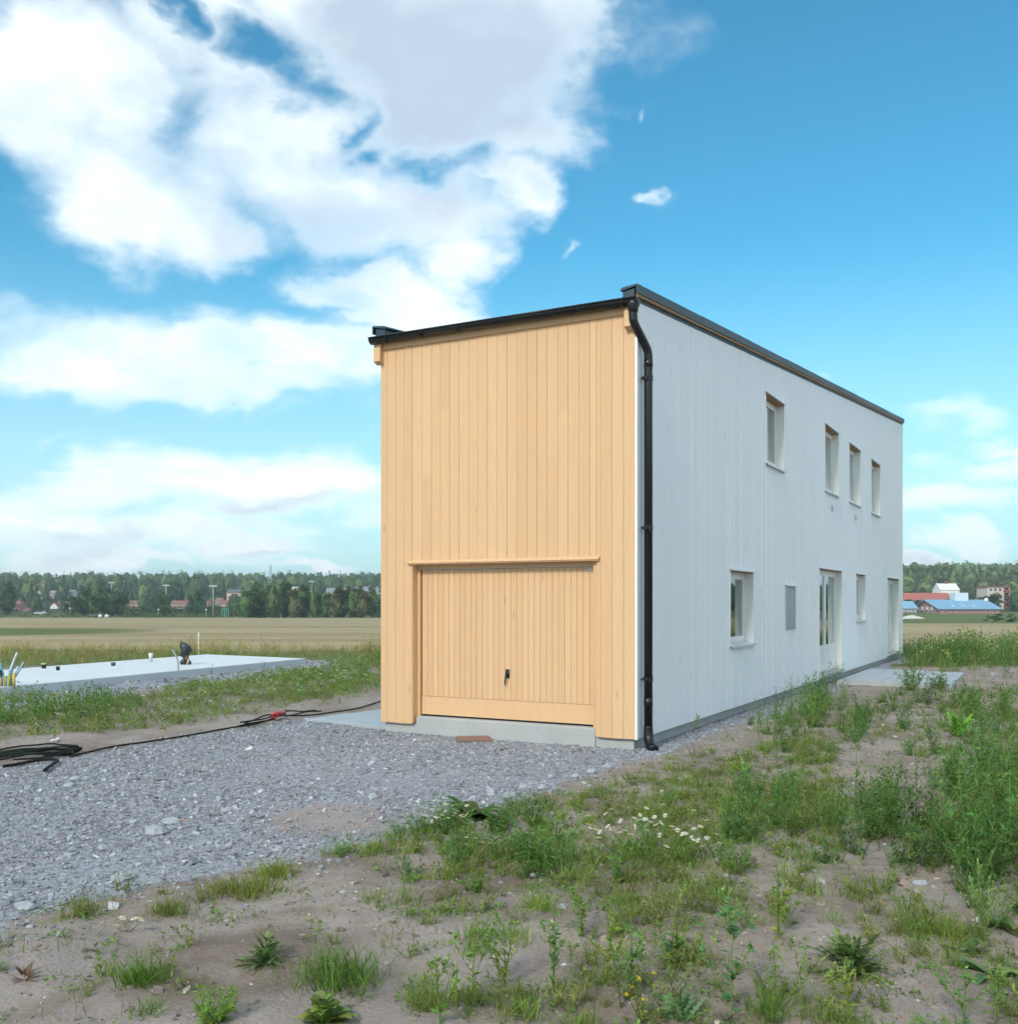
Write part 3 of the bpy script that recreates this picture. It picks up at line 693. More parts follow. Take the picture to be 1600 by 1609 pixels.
# --- windows and glazed doors in the side wall
def window(o_, doors=0, depth=0.115, split=None):
    u0, u1, z0, z1 = o_; fx = -depth; ft = 0.055
    fr_ = MB()
    fr_.box(fx - 0.06, fx, u0 + .013, u0 + ft, z0, z1); fr_.box(fx - 0.06, fx, u1 - ft, u1 - .013, z0, z1)
    fr_.box(fx - 0.06, fx, u0 + ft, u1 - ft, z1 - ft, z1 - .013); fr_.box(fx - 0.06, fx, u0 + ft, u1 - ft, z0, z0 + ft)
    w_ = fr_.build('glazed_door' if doors else 'window', M['frame'], house)
    # lining boards of the opening: side jambs, head, sill
    MB().box(fx, BT + 0.004, u0 - 0.006, u0 + 0.0125, z0 + .002, z1 - .002).build('jamb', M['trim'], w_)
    MB().box(fx, BT + 0.004, u1 - 0.0125, u1 + 0.006, z0 + .002, z1 - .002).build('jamb', M['trim'], w_)
    MB().box(fx, BT + 0.003, u0 + .013, u1 - .013, z1 - 0.0125, z1 + 0.004).build('head_board', M['rawwood'], w_)
    MB().prism([(BT + 0.003, z1 + 0.028), (BT + 0.045, z1 + 0.012), (BT + 0.045, z1 - 0.004), (BT + 0.040, z1 - 0.004), (BT + 0.040, z1 + 0.008), (BT + 0.003, z1 + 0.022)], 'y', u0 - 0.03, u1 + 0.035).build('head_flashing', M['flash'], w_)
    if not doors:
        MB().prism([(fx, z0 + 0.03), (BT + 0.055, z0 - 0.002), (BT + 0.055, z0 - 0.035), (BT + 0.046, z0 - 0.035), (BT + 0.046, z0 - 0.012), (fx, z0 + 0.018)], 'y', u0 - 0.02, u1 + 0.02).build('window_sill', M['flash'], w_)
    n = max(1, doors); ww = (u1 - u0 - 2 * ft) / n
    for i in range(n):
        a, b_ = u0 + ft + i * ww + 0.003, u0 + ft + (i + 1) * ww - 0.003; st = 0.075 if doors else 0.06
        zl = z0 + (0.02 if doors else ft) + 0.003; zh = z1 - ft - 0.003
        sh = MB(); x0, x1 = fx - 0.045, fx + 0.012
        sh.box(x0, x1, a, a + st, zl, zh); sh.box(x0, x1, b_ - st, b_, zl, zh); sh.box(x0, x1, a + st, b_ - st, zh - st, zh); sh.box(x0, x1, a + st, b_ - st, zl, zl + st)
        mid = None
        if doors:
            mid = zl + 0.50; sh.box(x0, x1 + .004, a + st, b_ - st, mid - 0.05, mid + 0.05)
        so = sh.build('door_leaf' if doors else 'sash', M['frame'], w_)
        MB().box(x1 - 0.026, x1 - 0.020, a + st - .002, b_ - st + .002, (mid + 0.05 if mid else zl + st) - .002, zh - st + .002).build('pane', M['glass'], w_)
        if doors:
            MB().box(x0 + 0.01, x1 - 0.012, a + st, b_ - st, zl + st, mid - 0.05).build('door_panel', M['frame'], w_)
            if i == 0: MB().box(x1, x1 + 0.012, b_ - 0.055, b_ - 0.02, z0 + 0.95, z0 + 1.15).tube([(x1 + 0.045, b_ - 0.04, z0 + 1.06), (x1 + 0.045, b_ - 0.16, z0 + 1.06)], 0.009, 8).tube([(x1, b_ - 0.04, z0 + 1.06), (x1 + 0.05, b_ - 0.04, z0 + 1.06)], 0.009, 8).build('door_handle', M['flash'], w_)
    if doors: MB().box(-0.14, BT + 0.07, u0 - 0.01, u1 + 0.01, z0 - 0.05, z0 - 0.001).build('threshold', M['conc'], w_)
    # pale roller blind hanging inside the far half of the pane
    return w_
for k_ in ('w1', 'w2', 'w3', 'w4', 'a', 'c'):
    w_ = window(OPS[k_]); u0, u1, z0, z1 = OPS[k_]
    mb = MB(); nn = 14; uu = np.linspace(u0 + (0.45 if k_ == 'a' else 0.15) * (u1 - u0), u1 - 0.05, nn)
    V = [(-0.24 + 0.02 * math.sin(i * 2.1), u, z) for z in (z0 + 0.05, z1 - 0.05) for i, u in enumerate(uu)]
    mb.add(V, [(i, i + 1, nn + i + 1, nn + i) for i in range(nn - 1)]); mb.build('curtain', M['trim'], w_, True)
for k_ in ('door', 'd'):
    w_ = window(OPS[k_], 2); u0, u1, z0, z1 = OPS[k_]
    for a_, b2 in ((.30, .48), (.74, .97)):
        mb = MB(); nn = 9; uu = np.linspace(u0 + a_ * (u1 - u0), u0 + b2 * (u1 - u0), nn)
        mb.add([(-0.25 + 0.02 * math.sin(i * 2.3), u, z) for z in (z0 + 0.08, z1 - 0.06) for i, u in enumerate(uu)], [(i, i + 1, nn + i + 1, nn + i) for i in range(nn - 1)]); mb.build('curtain', M['trim'], w_, True)
# meter cabinet, vents
u0, u1, z0, z1 = op(1232.5, 1247, 921, 989.5)
cab = MB().box(BT + 0.001, BT + 0.018, u0, u1, z0, z1).build('meter_cabinet', M['grey'], house)
MB().box(BT + 0.019, BT + 0.026, u0 + 0.02, u1 - 0.02, z0 + 0.02, z1 - 0.02).build('cabinet_door', M['grey'], cab)
MB().prism([(BT + 0.002, z1 + 0.03), (BT + 0.06, z1 + 0.012), (BT + 0.06, z1), (BT + 0.054, z1), (BT + 0.054, z1 + 0.008), (BT + 0.002, z1 + 0.024)], 'y', u0 - 0.03, u1 + 0.04).build('head_flashing', M['flash'], cab)
for (p, q) in ((1305.5, 799), (1342.5, 813)):
    u, z = su(p), sz(p, q)
    v = MB().box(BT + 0.001, BT + 0.02, u - 0.05, u + 0.05, z - 0.07, z + 0.07).build('wall_vent', M['flash'], house)
    for i in range(4): MB().box(BT + 0.0205, BT + 0.028, u - 0.04, u + 0.04, z - 0.055 + i * 0.03, z - 0.037 + i * 0.03).build('vent_slat', M['grey'], v)

# ------------------------------------------------------------------ plants
def jit(c, n, r, v=0.16):
    c = np.asarray(c, float); k = 1 + r.normal(0, v, (n, 1)); h = 1 + r.normal(0, v * 0.35, (n, 3))
    return np.clip(c * k * h * (GAIN if c.max() < 0.4 else 1.0), 0.004, 0.85)
LEAF = np.array([(0, 0, 0), (0.24, 0.42, 0.05), (0, 1, -0.04), (-0.24, 0.42, 0.05)]); LEAFF = [(0, 1, 2, 3)]
THIN = np.array([(0, 0, 0), (0.07, 0.45, 0.02), (0, 1, -0.06), (-0.07, 0.45, 0.02)])
BLADE = np.array([(-0.5, 0, 0), (0.5, 0, 0), (-0.42, 0.5, -0.02), (0.42, 0.5, -0.02), (-0.05, 1, -0.2), (0.05, 1, -0.2)]); BLADEF = [(0, 1, 3, 2), (2, 3, 5, 4)]
def dirs(n, r, lo, hi):
    a = r.uniform(0, 2 * np.pi, n); e = r.uniform(lo, hi, n)
    return np.stack([np.cos(a) * np.cos(e), np.sin(a) * np.cos(e), np.sin(e)], -1)
BL2 = np.array([(-0.5, 0, 0), (0.5, 0, 0), (0.05, 1, -0.12), (-0.05, 1, -0.12)])
def tuft(r, h=0.2, n=60, spread=0.06, col=(0.085, 0.15, 0.028), w=0.0045):
    mb = MB(); d = dirs(n, r, 0.55, 1.5); L = h * r.uniform(0.45, 1.1, n)
    R = basis(d, r.uniform(-0.6, 0.6, n)) * np.stack([np.full(n, w) * r.uniform(.7, 1.3, n), L, L], -1)[:, None, :]
    o = np.concatenate([r.normal(0, spread * 0.5, (n, 2)), np.full((n, 1), -0.01)], 1)
    return mb.inst(BLADE, BLADEF, R, o, jit(col, n, r, 0.2)) if n > 20 else mb.inst(BL2, LEAFF, R, o, jit(col, n, r, 0.2))
def leaves_on(mb, r, pts, n, size, col, tpl=LEAF, lo=-0.1, hi=0.9, v=0.18, t0=0.0):
    pts = np.asarray(pts); m = len(pts) - 1; t = r.uniform(t0, 1, n) * m; i = np.minimum(t.astype(int), m - 1); f = (t - i)[:, None]
    o = pts[i] * (1 - f) + pts[i + 1] * f
    d = dirs(n, r, lo, hi); s_ = size * r.uniform(0.55, 1.25, n)
    R = basis(d, r.normal(0, 0.5, n)) * s_[:, None, None]
    mb.inst(tpl, LEAFF, R, o, jit(col, n, r, v))
def stemline(r, base, d, L, n=5, bend=0.12):
    d = np.asarray(d, float) / np.linalg.norm(d); P_ = [np.asarray(base, float)]
    for i in range(n):
        d = d + r.normal(0, bend, 3) * np.array([1, 1, 0.3]) + np.array([0, 0, 0.06]); d /= np.linalg.norm(d)
        P_.append(P_[-1] + d * L / n)
    return np.array(P_)
def goosefoot(r, h=0.4, col=(0.085, 0.15, 0.045), nb=5, leaf=0.042, dense=1.0, spike=True):
    mb = MB(); main = stemline(r, (0, 0, -0.02), (r.normal(0, .08), r.normal(0, .08), 1), h, 6, 0.05)
    mb.tube(main, np.linspace(0.0042, 0.0016, len(main)), 4, jit((0.13, 0.15, 0.05), 1, r)[0], False)
    leaves_on(mb, r, main, int(26 * dense), leaf, col, LEAF, -0.2, 0.8)
    lines = [main]
    for k in range(nb):
        t = r.uniform(0.12, 0.7); b_ = main[0] * (1 - t) + main[-1] * t
        a = r.uniform(0, 6.28); L = h * (0.75 - 0.5 * t) * r.uniform(0.6, 1.1)
        br = stemline(r, b_, (math.cos(a) * 0.8, math.sin(a) * 0.8, 1.0), L, 4, 0.1); lines.append(br)
        mb.tube(br, np.linspace(0.0026, 0.0011, len(br)), 3, jit((0.12, 0.15, 0.05), 1, r)[0], False)
        leaves_on(mb, r, br, int(12 * dense), leaf * 0.75, col, LEAF, -0.2, 0.9)
    if spike:
        for ln in lines: leaves_on(mb, r, ln, 26, 0.016, (0.17, 0.23, 0.10), LEAF, 0.2, 1.3, 0.15, 0.62)
    return mb
def daisy(mb, r, p, rad_=0.013):
    n = 11; a = np.linspace(0, 2 * np.pi, n, endpoint=False) + r.uniform(0, 1); tilt = r.normal(0, 0.35, 2)
    d = np.stack([np.cos(a), np.sin(a), 0.12 + tilt[0] * np.cos(a) + tilt[1] * np.sin(a)], -1)
    R = basis(d) * (np.array([1.0, 1, 1]) * rad_)[None, None, :]
    mb.inst(LEAF * np.array([1.15, 1, 1]), LEAFF, R, np.tile(p, (n, 1)), np.tile((0.84, 0.84, 0.90), (n, 1)))
    t = np.linspace(0, 2 * np.pi, 6, endpoint=False)
    V = [(p[0] + 0.42 * rad_ * math.cos(x), p[1] + 0.42 * rad_ * math.sin(x), p[2] + 0.003) for x in t] + [(p[0], p[1], p[2] + 0.009)]
    mb.add(V, [(i, (i + 1) % 6, 6) for i in range(6)], (0.75, 0.48, 0.03))
def mayweed(r, h=0.3, n=10, spread=0.5, col=(0.07, 0.13, 0.04), flowers=0, fil=26, size=0.045):
    mb = MB()
    for k in range(n):
        a = r.uniform(0, 6.28); s_ = spread * math.sqrt(r.uniform(0, 1))
        ln = stemline(r, (0.25 * h * s_ * math.cos(a), 0.25 * h * s_ * math.sin(a), -0.015), (s_ * math.cos(a) * 1.3, s_ * math.sin(a) * 1.3, 1), h * r.uniform(0.55, 1.1), 4, 0.12)
        mb.tube(ln, np.linspace(0.0026, 0.001, len(ln)), 3, jit((0.11, 0.14, 0.045), 1, r)[0], False)
        leaves_on(mb, r, ln, fil, size, col, THIN * np.array([1.6, 1, 1]), -0.15, 1.1, 0.22)
        if k < flowers: daisy(mb, r, ln[-1] + np.array([0, 0, 0.006]), 0.023 * r.uniform(.8, 1.15))
    for k in range(n, flowers):
        a = r.uniform(0, 6.28); s_ = spread * math.sqrt(r.uniform(0, 1)) * 1.2
        ln = stemline(r, (0.3 * h * s_ * math.cos(a), 0.3 * h * s_ * math.sin(a), -0.015), (s_ * math.cos(a) * 1.5, s_ * math.sin(a) * 1.5, 1), h * r.uniform(0.6, 1.15), 4, 0.1)
        mb.tube(ln, 0.0012, 3, (0.1, 0.13, 0.045), False); leaves_on(mb, r, ln, 8, size, col, THIN, -0.1, 1.1)
        daisy(mb, r, ln[-1] + np.array([0, 0, 0.006]), 0.023 * r.uniform(.8, 1.15))
    return mb
def strip(r, L, W, d, base, col, lobes=0, droop=0.9, seg=6):
    """one long leaf: a bent strip folded at its midrib"""
    d = np.asarray(d, float); d /= np.linalg.norm(d); sd = np.cross(d, (0, 0, 1.0)); sd /= np.linalg.norm(sd) + 1e-9
    V = []; p = np.asarray(base, float)
    for i in range(seg + 1):
        t = i / seg; w = W * (math.sin(math.pi * min(1, (t * 0.92 + 0.08))) ** 0.7) * 0.5
        if lobes: w *= 1.1 if i % 2 else 0.30
        if i == seg: w = 0.002
        V += [p - sd * w + np.array([0, 0, 0.25 * w]), p, p + sd * w + np.array([0, 0, 0.25 * w])]
        d = d + np.array([0, 0, -droop / seg * (0.4 + t)]) + r.normal(0, 0.03, 3); d /= np.linalg.norm(d); p = p + d * L / seg
    Fc = []
    for i in range(seg):
        a = 3 * i; Fc += [(a, a + 1, a + 4, a + 3), (a + 1, a + 2, a + 5, a + 4)]
    return np.array(V), Fc, jit(col, 1, r, 0.26)[0]
def rosette(r, n=12, L=0.2, W=0.05, lo=0.3, hi=1.1, col=(0.07, 0.14, 0.05), lobes=0, droop=0.9, stem=0.0, seg=6):
    mb = MB()
    for k in range(n):
        d = dirs(1, r, lo, hi)[0]; mb.add(*strip(r, L * r.uniform(.6, 1.15), W * r.uniform(.7, 1.2), d, (r.normal(0, .012), r.normal(0, .012), -0.01), col, lobes, droop, seg))
    if stem:
        ln = stemline(r, (0, 0, 0), (r.normal(0, .1), r.normal(0, .1), 1), stem, 5, 0.04); mb.tube(ln, np.linspace(0.006, 0.003, len(ln)), 5, (0.12, 0.17, 0.07), False)
        for k in range(int(n * 0.9)):
            t = r.uniform(0.15, 1); p = ln[0] * (1 - t) + ln[-1] * t
            mb.add(*strip(r, L * (0.85 - 0.5 * t), W * 0.8, dirs(1, r, .2, .9)[0], p, col, lobes, droop * .7, seg))
    return mb
def lowleaf(r, n=22, s_=0.10, size=0.03, col=(0.075, 0.125, 0.035)):
    mb = MB(); o = np.concatenate([r.normal(0, s_ * .5, (n, 2)), r.uniform(0, 0.03, (n, 1))], 1)
    R = basis(dirs(n, r, 0.0, 0.9), r.normal(0, .5, n)) * (size * r.uniform(.5, 1.3, n))[:, None, None]
    return mb.inst(LEAF, LEAFF, R, o, jit(col, n, r, 0.2))
def farweed(r, h, n, size, col, flowers=0):
    mb = MB(); a = r.uniform(0, 6.28, n); q = np.sqrt(r.uniform(0, 1, n)); t = r.uniform(0, 1, n)
    o = np.stack([np.cos(a) * q * h * .45 * (.4 + .8 * t), np.sin(a) * q * h * .45 * (.4 + .8 * t), t * h * (1.15 - .5 * q)], -1)
    mb.inst(LEAF, LEAFF, basis(dirs(n, r, 0, 1.3), r.normal(0, .6, n)) * (size * r.uniform(.6, 1.3, n))[:, None, None], o, jit(col, n, r, .2))
    for k in range(flowers): mb.inst(LEAF, LEAFF, basis(dirs(4, r, .0, .6)) * .026, np.tile([r.normal(0, h * .3), r.normal(0, h * .3), h * r.uniform(.8, 1.1)], (4, 1)), np.tile((.84, .84, .88), (4, 1)))
    return mb
def drygrass(r, h=0.7, n=26, col=(0.20, 0.17, 0.07), top=(0.30, 0.20, 0.13), bw=.009, k=5):
    mb = MB(); d = dirs(n, r, 1.0, 1.5); L = h * r.uniform(.5, 1.1, n)
    mb.inst(BLADE, BLADEF, basis(d, r.uniform(-.6, .6, n)) * np.stack([np.full(n, bw), L, L], -1)[:, None, :], np.concatenate([r.normal(0, .13, (n, 2)), np.zeros((n, 1))], 1), jit(col, n, r, .2))
    m = n // 2; d2 = d[:m]; tip = d2 * L[:m, None] * 0.9
    o = np.repeat(tip, k, 0) + r.normal(0, .03, (m * k, 3)); R = basis(dirs(m * k, r, .3, 1.4)) * ((0.05 if k > 3 else .065) * r.uniform(.6, 1.3, m * k))[:, None, None]
    return mb.inst(LEAF, LEAFF, R, o, jit(top, m * k, r, .22))

R0 = lambda k: np.random.default_rng(1000 + k)
GREEN = (0.085, 0.135, 0.035); BLUEG = (0.062, 0.125, 0.045); YELG = (0.14, 0.165, 0.04); OLIVE = (0.115, 0.125, 0.045); GAIN = np.array([1.95, 2.02, 1.65])
VAR = {'goose': [goosefoot(R0(i), 0.33 + 0.05 * i, GREEN, 3 + i % 3, 0.04, 0.8) for i in range(5)],
       'may': [mayweed(R0(20 + i), 0.26, 9, 0.55, BLUEG, 0, 24, 0.045) for i in range(5)],
       'maylow': [mayweed(R0(30 + i), 0.13, 7, 0.8, OLIVE, 0, 12, 0.035) for i in range(5)],
       'bush': [mayweed(R0(40 + i), 0.45, 11, 0.5, (0.055, 0.115, 0.035), 0, 32, 0.052) for i in range(5)],
       'stalk': [goosefoot(R0(50 + i), 0.6, (0.075, 0.13, 0.035), 4, 0.036, 1.1, False) for i in range(4)],
       'tuft': [tuft(R0(60 + i), 0.16, 42, 0.07, (0.11, 0.145, 0.035)) for i in range(5)],
       'tiny': [tuft(R0(70 + i), 0.075, 12, 0.07, (0.13, 0.135, 0.05), 0.0045) for i in range(5)],
       'low': [lowleaf(R0(80 + i)) for i in range(5)],
       'dry': [drygrass(R0(90 + i)) for i in range(5)],
       'drygreen': [drygrass(R0(95 + i), 0.55, 26, (0.10, 0.14, 0.04), (0.17, 0.17, 0.07)) for i in range(4)],
       'fbush': [farweed(R0(120 + i), 0.5, 120, 0.05, (0.055, 0.105, 0.033)) for i in range(5)],
       'fmay': [farweed(R0(130 + i), 0.26, 50, 0.042, (0.10, 0.125, 0.045)) for i in range(5)],
       'flow': [farweed(R0(135 + i), 0.12, 26, 0.036, (0.125, 0.13, 0.055)) for i in range(5)],
       'fdaisy': [farweed(R0(140 + i), 0.2, 34, 0.045, GREEN, 4) for i in range(4)],
       'fdry': [drygrass(R0(150 + i), 0.7, 14, (0.17, 0.14, 0.065), (0.24, 0.165, 0.11), 0.014, 3) for i in range(6)],
       'fdrygreen': [drygrass(R0(160 + i), 0.55, 14, (0.12, 0.145, 0.05), (0.20, 0.18, 0.09), 0.014, 3) for i in range(6)],
       'ftuft': [tuft(R0(170 + i), 0.2, 20, 0.12, (0.12, 0.15, 0.04), 0.011) for i in range(5)],
       'daisy': [mayweed(R0(110 + i), 0.2, 6, 0.6, GREEN, 3, 14, 0.04) for i in range(4)]}
def clear_ok(x, y, m=0.1):
    hx, hy = w2h(x, y)
    ok = ~((hx > -WID - m) & (hx < m + 0.18) & (hy > -m) & (hy < LEN + m))
    ok &= polydist(x, y, GRAVEL) < 0.02
    ok &= polydist(x, y, SLAB) < -0.15
    for pv in PAVES: ok &= polydist(x, y, pv) < -0.03
    return ok
PAVE_R = [h2w(0.24, su(1297)), h2w(0.24, su(1352)), (10.65, 23.5), (8.87, 20.15)]
_plx, _ply = w2h(*at(482, 1134))
_pl = [h2w(_plx, _ply), h2w(-WID - 0.02, 0.12), h2w(-WID - 0.02, 9.0), h2w(-WID - 1.0, 9.0)]
PAVES = [PAVE_R, _pl]
def scatter(mass, r, poly, n, kinds, smin=0.7, smax=1.3, freq=0.9, thr=0.0, off=0.0, cvar=0.14):
    xs = np.array([p[0] for p in poly]); ys = np.array([p[1] for p in poly])
    x = r.uniform(xs.min(), xs.max(), n * 4); y = r.uniform(ys.min(), ys.max(), n * 4)
    ok = inpoly(x, y, poly) & clear_ok(x, y)
    if thr > 0: ok &= fbm(x * freq + off, y * freq - off, 3) + r.normal(0, 0.05, len(x)) > thr
    x, y = x[ok][:n], y[ok][:n]; z = gz(x, y)
    names = [k for k, w_ in kinds]; wts = np.array([w_ for k, w_ in kinds], float); wts /= wts.sum()
    ch = r.choice(len(names), len(x), p=wts)
    for i in range(len(x)):
        v = VAR[names[ch[i]]]; s_ = r.uniform(smin, smax)
        R = rotz(r.uniform(0, 6.28)) * s_; R[2] *= r.uniform(0.85, 1.15)
        mass.addmb(v[r.integers(len(v))], R, (x[i], y[i], z[i]), np.clip(1 + r.normal(0, cvar), .6, 1.5) * np.array([1 + r.normal(0, .06), 1, 1]))
def scatter2(mass, r, poly, n, kinds, smin, smax, edge=0.8, freq=0.9, thr=0.0, off=0.0):
    # taller in the middle of a patch, low and thin at its rim
    xs = np.array([p[0] for p in poly]); ys = np.array([p[1] for p in poly])
    x = r.uniform(xs.min() - .4, xs.max() + .4, n * 5); y = r.uniform(ys.min() - .4, ys.max() + .4, n * 5)
    d = polydist(x, y, poly); q = np.clip((d + 0.35 * edge) / edge, 0, 1); nz = fbm(x * freq + off, y * freq - off, 3)
    ok = (r.random(len(x)) < 0.25 + 0.75 * q) & (q > 0) & clear_ok(x, y) & (nz + r.normal(0, .05, len(x)) > thr)
    x, y, q, nz = x[ok][:n], y[ok][:n], q[ok][:n], nz[ok][:n]; z = gz(x, y)
    names = [k for k, w_ in kinds]; wts = np.array([w_ for k, w_ in kinds], float); wts /= wts.sum(); ch = r.choice(len(names), len(x), p=wts)
    for i in range(len(x)):
        v = VAR[names[ch[i]]]; s_ = r.uniform(smin, smax) * (0.5 + 0.5 * q[i]) * (0.65 + 0.7 * nz[i]); R = rotz(r.uniform(0, 6.28)) * s_; R[2] *= r.uniform(.8, 1.2)
        t_ = r.normal(0, .16); mass.addmb(v[r.integers(len(v))], R, (x[i], y[i], z[i]), np.clip(1 + t_, .6, 1.5) * np.array([1 + r.normal(0, .10), 1, 1 + r.normal(0, .08)]))
r = R0(500)
cover = MB()      # thin cover of small weeds on the bare soil
NEAR = poly_at([(-120,1609),(-120,1470),(220,1400),(640,1310),(900,1228),(1050,1190),(1300,1100),(1640,1075),(1720,1609)])
scatter(cover, r, NEAR, 2050, [('tiny', 7), ('low', 3), ('maylow', 1.6)], 0.5, 1.3, 0.9, 0.44)
scatter(cover, r, poly_at([(560,1330),(800,1290),(1000,1215),(1300,1150),(1330,1380),(1600,1460),(1600,1609),(640,1609)]), 1700, [('tiny', 7), ('low', 2), ('maylow', 1.2), ('tuft', 1.2)], 0.5, 1.2, 1.4, 0.42, 21)
scatter(cover, r, NEAR, 500, [('tiny', 5), ('low', 3)], 0.4, 1.0)
scatter(cover, r, poly_at([(640,1609),(640,1440),(1150,1400),(1600,1480),(1640,1609)]), 260, [('tuft', 2), ('low', 4), ('maylow', 3), ('goose', 0.6)], 0.5, 1.0, 1.2, 0.44, 7)
scatter(cover, r, poly_at([(480,1345),(650,1290),(830,1270),(1150,1240),(1330,1250),(1330,1370),(1100,1390),(700,1375)]), 420, [('tuft', 3), ('maylow', 4), ('low', 3), ('may', 1.6)], 0.6, 1.15, 1.2, 0.42, 3)
scatter(cover, r, poly_at([(960,1240),(1100,1180),(1330,1150),(1340,1260),(1120,1290)]), 160, [('tuft', 3), ('maylow', 4), ('low', 4)], 0.5, 1.0, 1.2, 0.45, 9)
tag(cover.build('ground_weeds', M['leaf']), 'thin low weeds and grass scattered over the bare soil', 'weeds', kind='stuff')
mass = MB()       # dense weeds on the right
MIXR = [('bush', 4), ('stalk', 2), ('may', 3), ('goose', 2), ('tuft', 1.5)]
scatter2(mass, r, poly_at([(1195,1150),(1235,1105),(1300,1080),(1335,1090),(1352,1185),(1215,1196)]), 105, MIXR, 0.7, 1.35, 0.9)
scatter2(mass, r, poly_at([(1300,1262),(1430,1225),(1660,1190),(1740,1480),(1600,1440),(1490,1402),(1400,1352),(1300,1340)]), 270, MIXR, 0.6, 1.35, 1.2, 0.9, 0.45, 5)
scatter2(mass, r, poly_at([(1500,1250),(1700,1200),(1760,1480),(1600,1440),(1505,1398)]), 170, [('bush', 5), ('stalk', 2.5), ('goose', 1)], 0.8, 1.55, 1.0)
scatter2(mass, r, poly_at([(1310,1200),(1420,1100),(1660,1085),(1660,1210),(1430,1225)]), 260, [('bush', 1.5), ('stalk', 1.2), ('may', 4), ('tuft', 4), ('low', 3), ('maylow', 4)], 0.6, 1.15, 0.6, 0.8, 0.48, 15)
scatter2(mass, r, poly_at([(1330,1120),(1420,1085),(1420,1130),(1340,1160)]), 60, [('bush', 3), ('may', 4), ('tuft', 2)], 0.7, 1.2, 0.6)
scatter2(mass, r, [(6.2, 7.4), (9.5, 6.5), (10.5, 15.5), (8.0, 15.0), (6.2, 12.0)], 90, [('fbush', 5), ('fmay', 3), ('stalk', 1)], 0.7, 1.2, 1.0)
tag(mass.build('dense_weeds', M['leaf']), 'dense knee-high green weeds crowding the ground right of the house', 'weeds', kind='stuff')
back = MB()       # tall growth beyond the paved pad, right of the house end
scatter2(back, r, [h2w(0.5, 16.0), (10.6, 24.6), (30, 24), (34, 36), (13.5, 36.5), h2w(0.25, LEN + 1)], 1150, [('fbush', 8), ('fmay', 2), ('fdrygreen', 1)], 0.95, 1.6, 1.0, 0.35)
scatter2(back, r, [(9, 19.5), (11.5, 23.5), (26, 23), (22, 17)], 200, [('fbush', 3), ('fmay', 4), ('flow', 4)], 0.6, 1.2, 0.8, 0.5, 0.45)
tag(back.build('tall_weeds', M['leaf']), 'tall lush green weeds growing beyond the paved pad', 'weeds', kind='stuff')
meadow = MB()     # weeds left of the drive
scatter2(meadow, r, gnd_left, 1900, [('fmay', 2.5), ('flow', 7), ('ftuft', 4), ('goose', .3), ('fdaisy', 1.6)], 0.55, 1.0, 0.8, 0.9, 0.45, 2)
scatter2(meadow, r, poly_at([(-250,1115),(0,1110),(60,1105),(215,1095),(220,1120),(150,1150),(0,1165),(-250,1180)]), 260, [('goose', 2), ('fbush', 3), ('fmay', 4), ('ftuft', 2)], 0.6, 0.95, 0.8)
scatter2(meadow, r, poly_at([(440,1062),(600,1030),(610,1085),(430,1110)]), 420, [('fmay', 4), ('ftuft', 4), ('fdaisy', 2), ('flow', 3)], 0.7, 1.2, 0.8)
tag(meadow.build('meadow_weeds', M['leaf']), 'mixed green weeds and small white flowers between drive and slab', 'weeds', kind='stuff')
margin = MB()     # dry grass along the field edge
scatter2(margin, r, [(-30, 21), (-15.5, 20), (-9.8, 31.3), (-3.6, 30.5), (0.5, 31), (6, 34), (2, 36.0), (-30, 36)], 1700, [('fdry', 7), ('fdrygreen', 3)], 0.42, 0.72, 1.0, 0.3)
scatter2(margin, r, [(-4.0, 27.5), (0.5, 26.5), (4, 31), (-3, 33)], 380, [('fdrygreen', 3), ('fbush', 3), ('fmay', 4)], 0.7, 1.2, 0.8)
tag(margin.build('field_margin_grass', M['leaf']), 'dry brown grass along the field edge behind the slab', 'grass', kind='stuff')

# --- single plants one can point at
def plant(name, px, py, mb, label, cat='plant', group=None):
    x, y = at(px, py); z = float(gz(x, y)); x, y = at(px, py, z); z = float(gz(x, y))
    o = mb.build(name, M['leaf']); o.location = (x, y, z); tag(o, label, cat, group); return o
plant('goosefoot_plant', 1150, 1606, goosefoot(R0(1), 0.53, (0.05, 0.12, 0.055), 7, 0.06, 0.9), 'tall branching weed with dark leaves alone at the bottom centre')
plant('thistle_plant', 1340, 1528, rosette(R0(2), 60, 0.25, 0.036, 0.25, 1.35, (0.095, 0.125, 0.05), 1, 1.1, 0.14, seg=13), 'big bushy thistle with long jagged leaves, lower right')
plant('dock_plant', 512, 1606, rosette(R0(3), 18, 0.14, 0.075, 0.35, 1.3, (0.10, 0.14, 0.04), 0, 0.9, 0.10), 'broad-leaved pale green plant cut by the bottom edge of the picture')
plant('thistle_plant', 415, 1508, rosette(R0(4), 34, 0.16, 0.035, 0.2, 1.2, (0.10, 0.13, 0.06), 1, 1.1, 0.12, seg=13), 'upright spiny dark green thistle left of the largest grass tuft', 'plant')
plant('grass_tuft', 528, 1540, tuft(R0(5), 0.2, 420, 0.20, (0.07, 0.115, 0.025), 0.005), 'largest lush green grass tuft, spreading to the right', 'grass')
plant('grass_tuft', 224, 1540, tuft(R0(6), 0.15, 260, 0.11, (0.075, 0.125, 0.025), 0.005), 'round bright green grass tuft on bare soil at lower left', 'grass')
plant('grass_tuft', 432, 1375, tuft(R0(7), 0.16, 260, 0.13, (0.125, 0.14, 0.03), 0.005), 'yellow-green grass tuft at the right end of the verge ridge', 'grass')
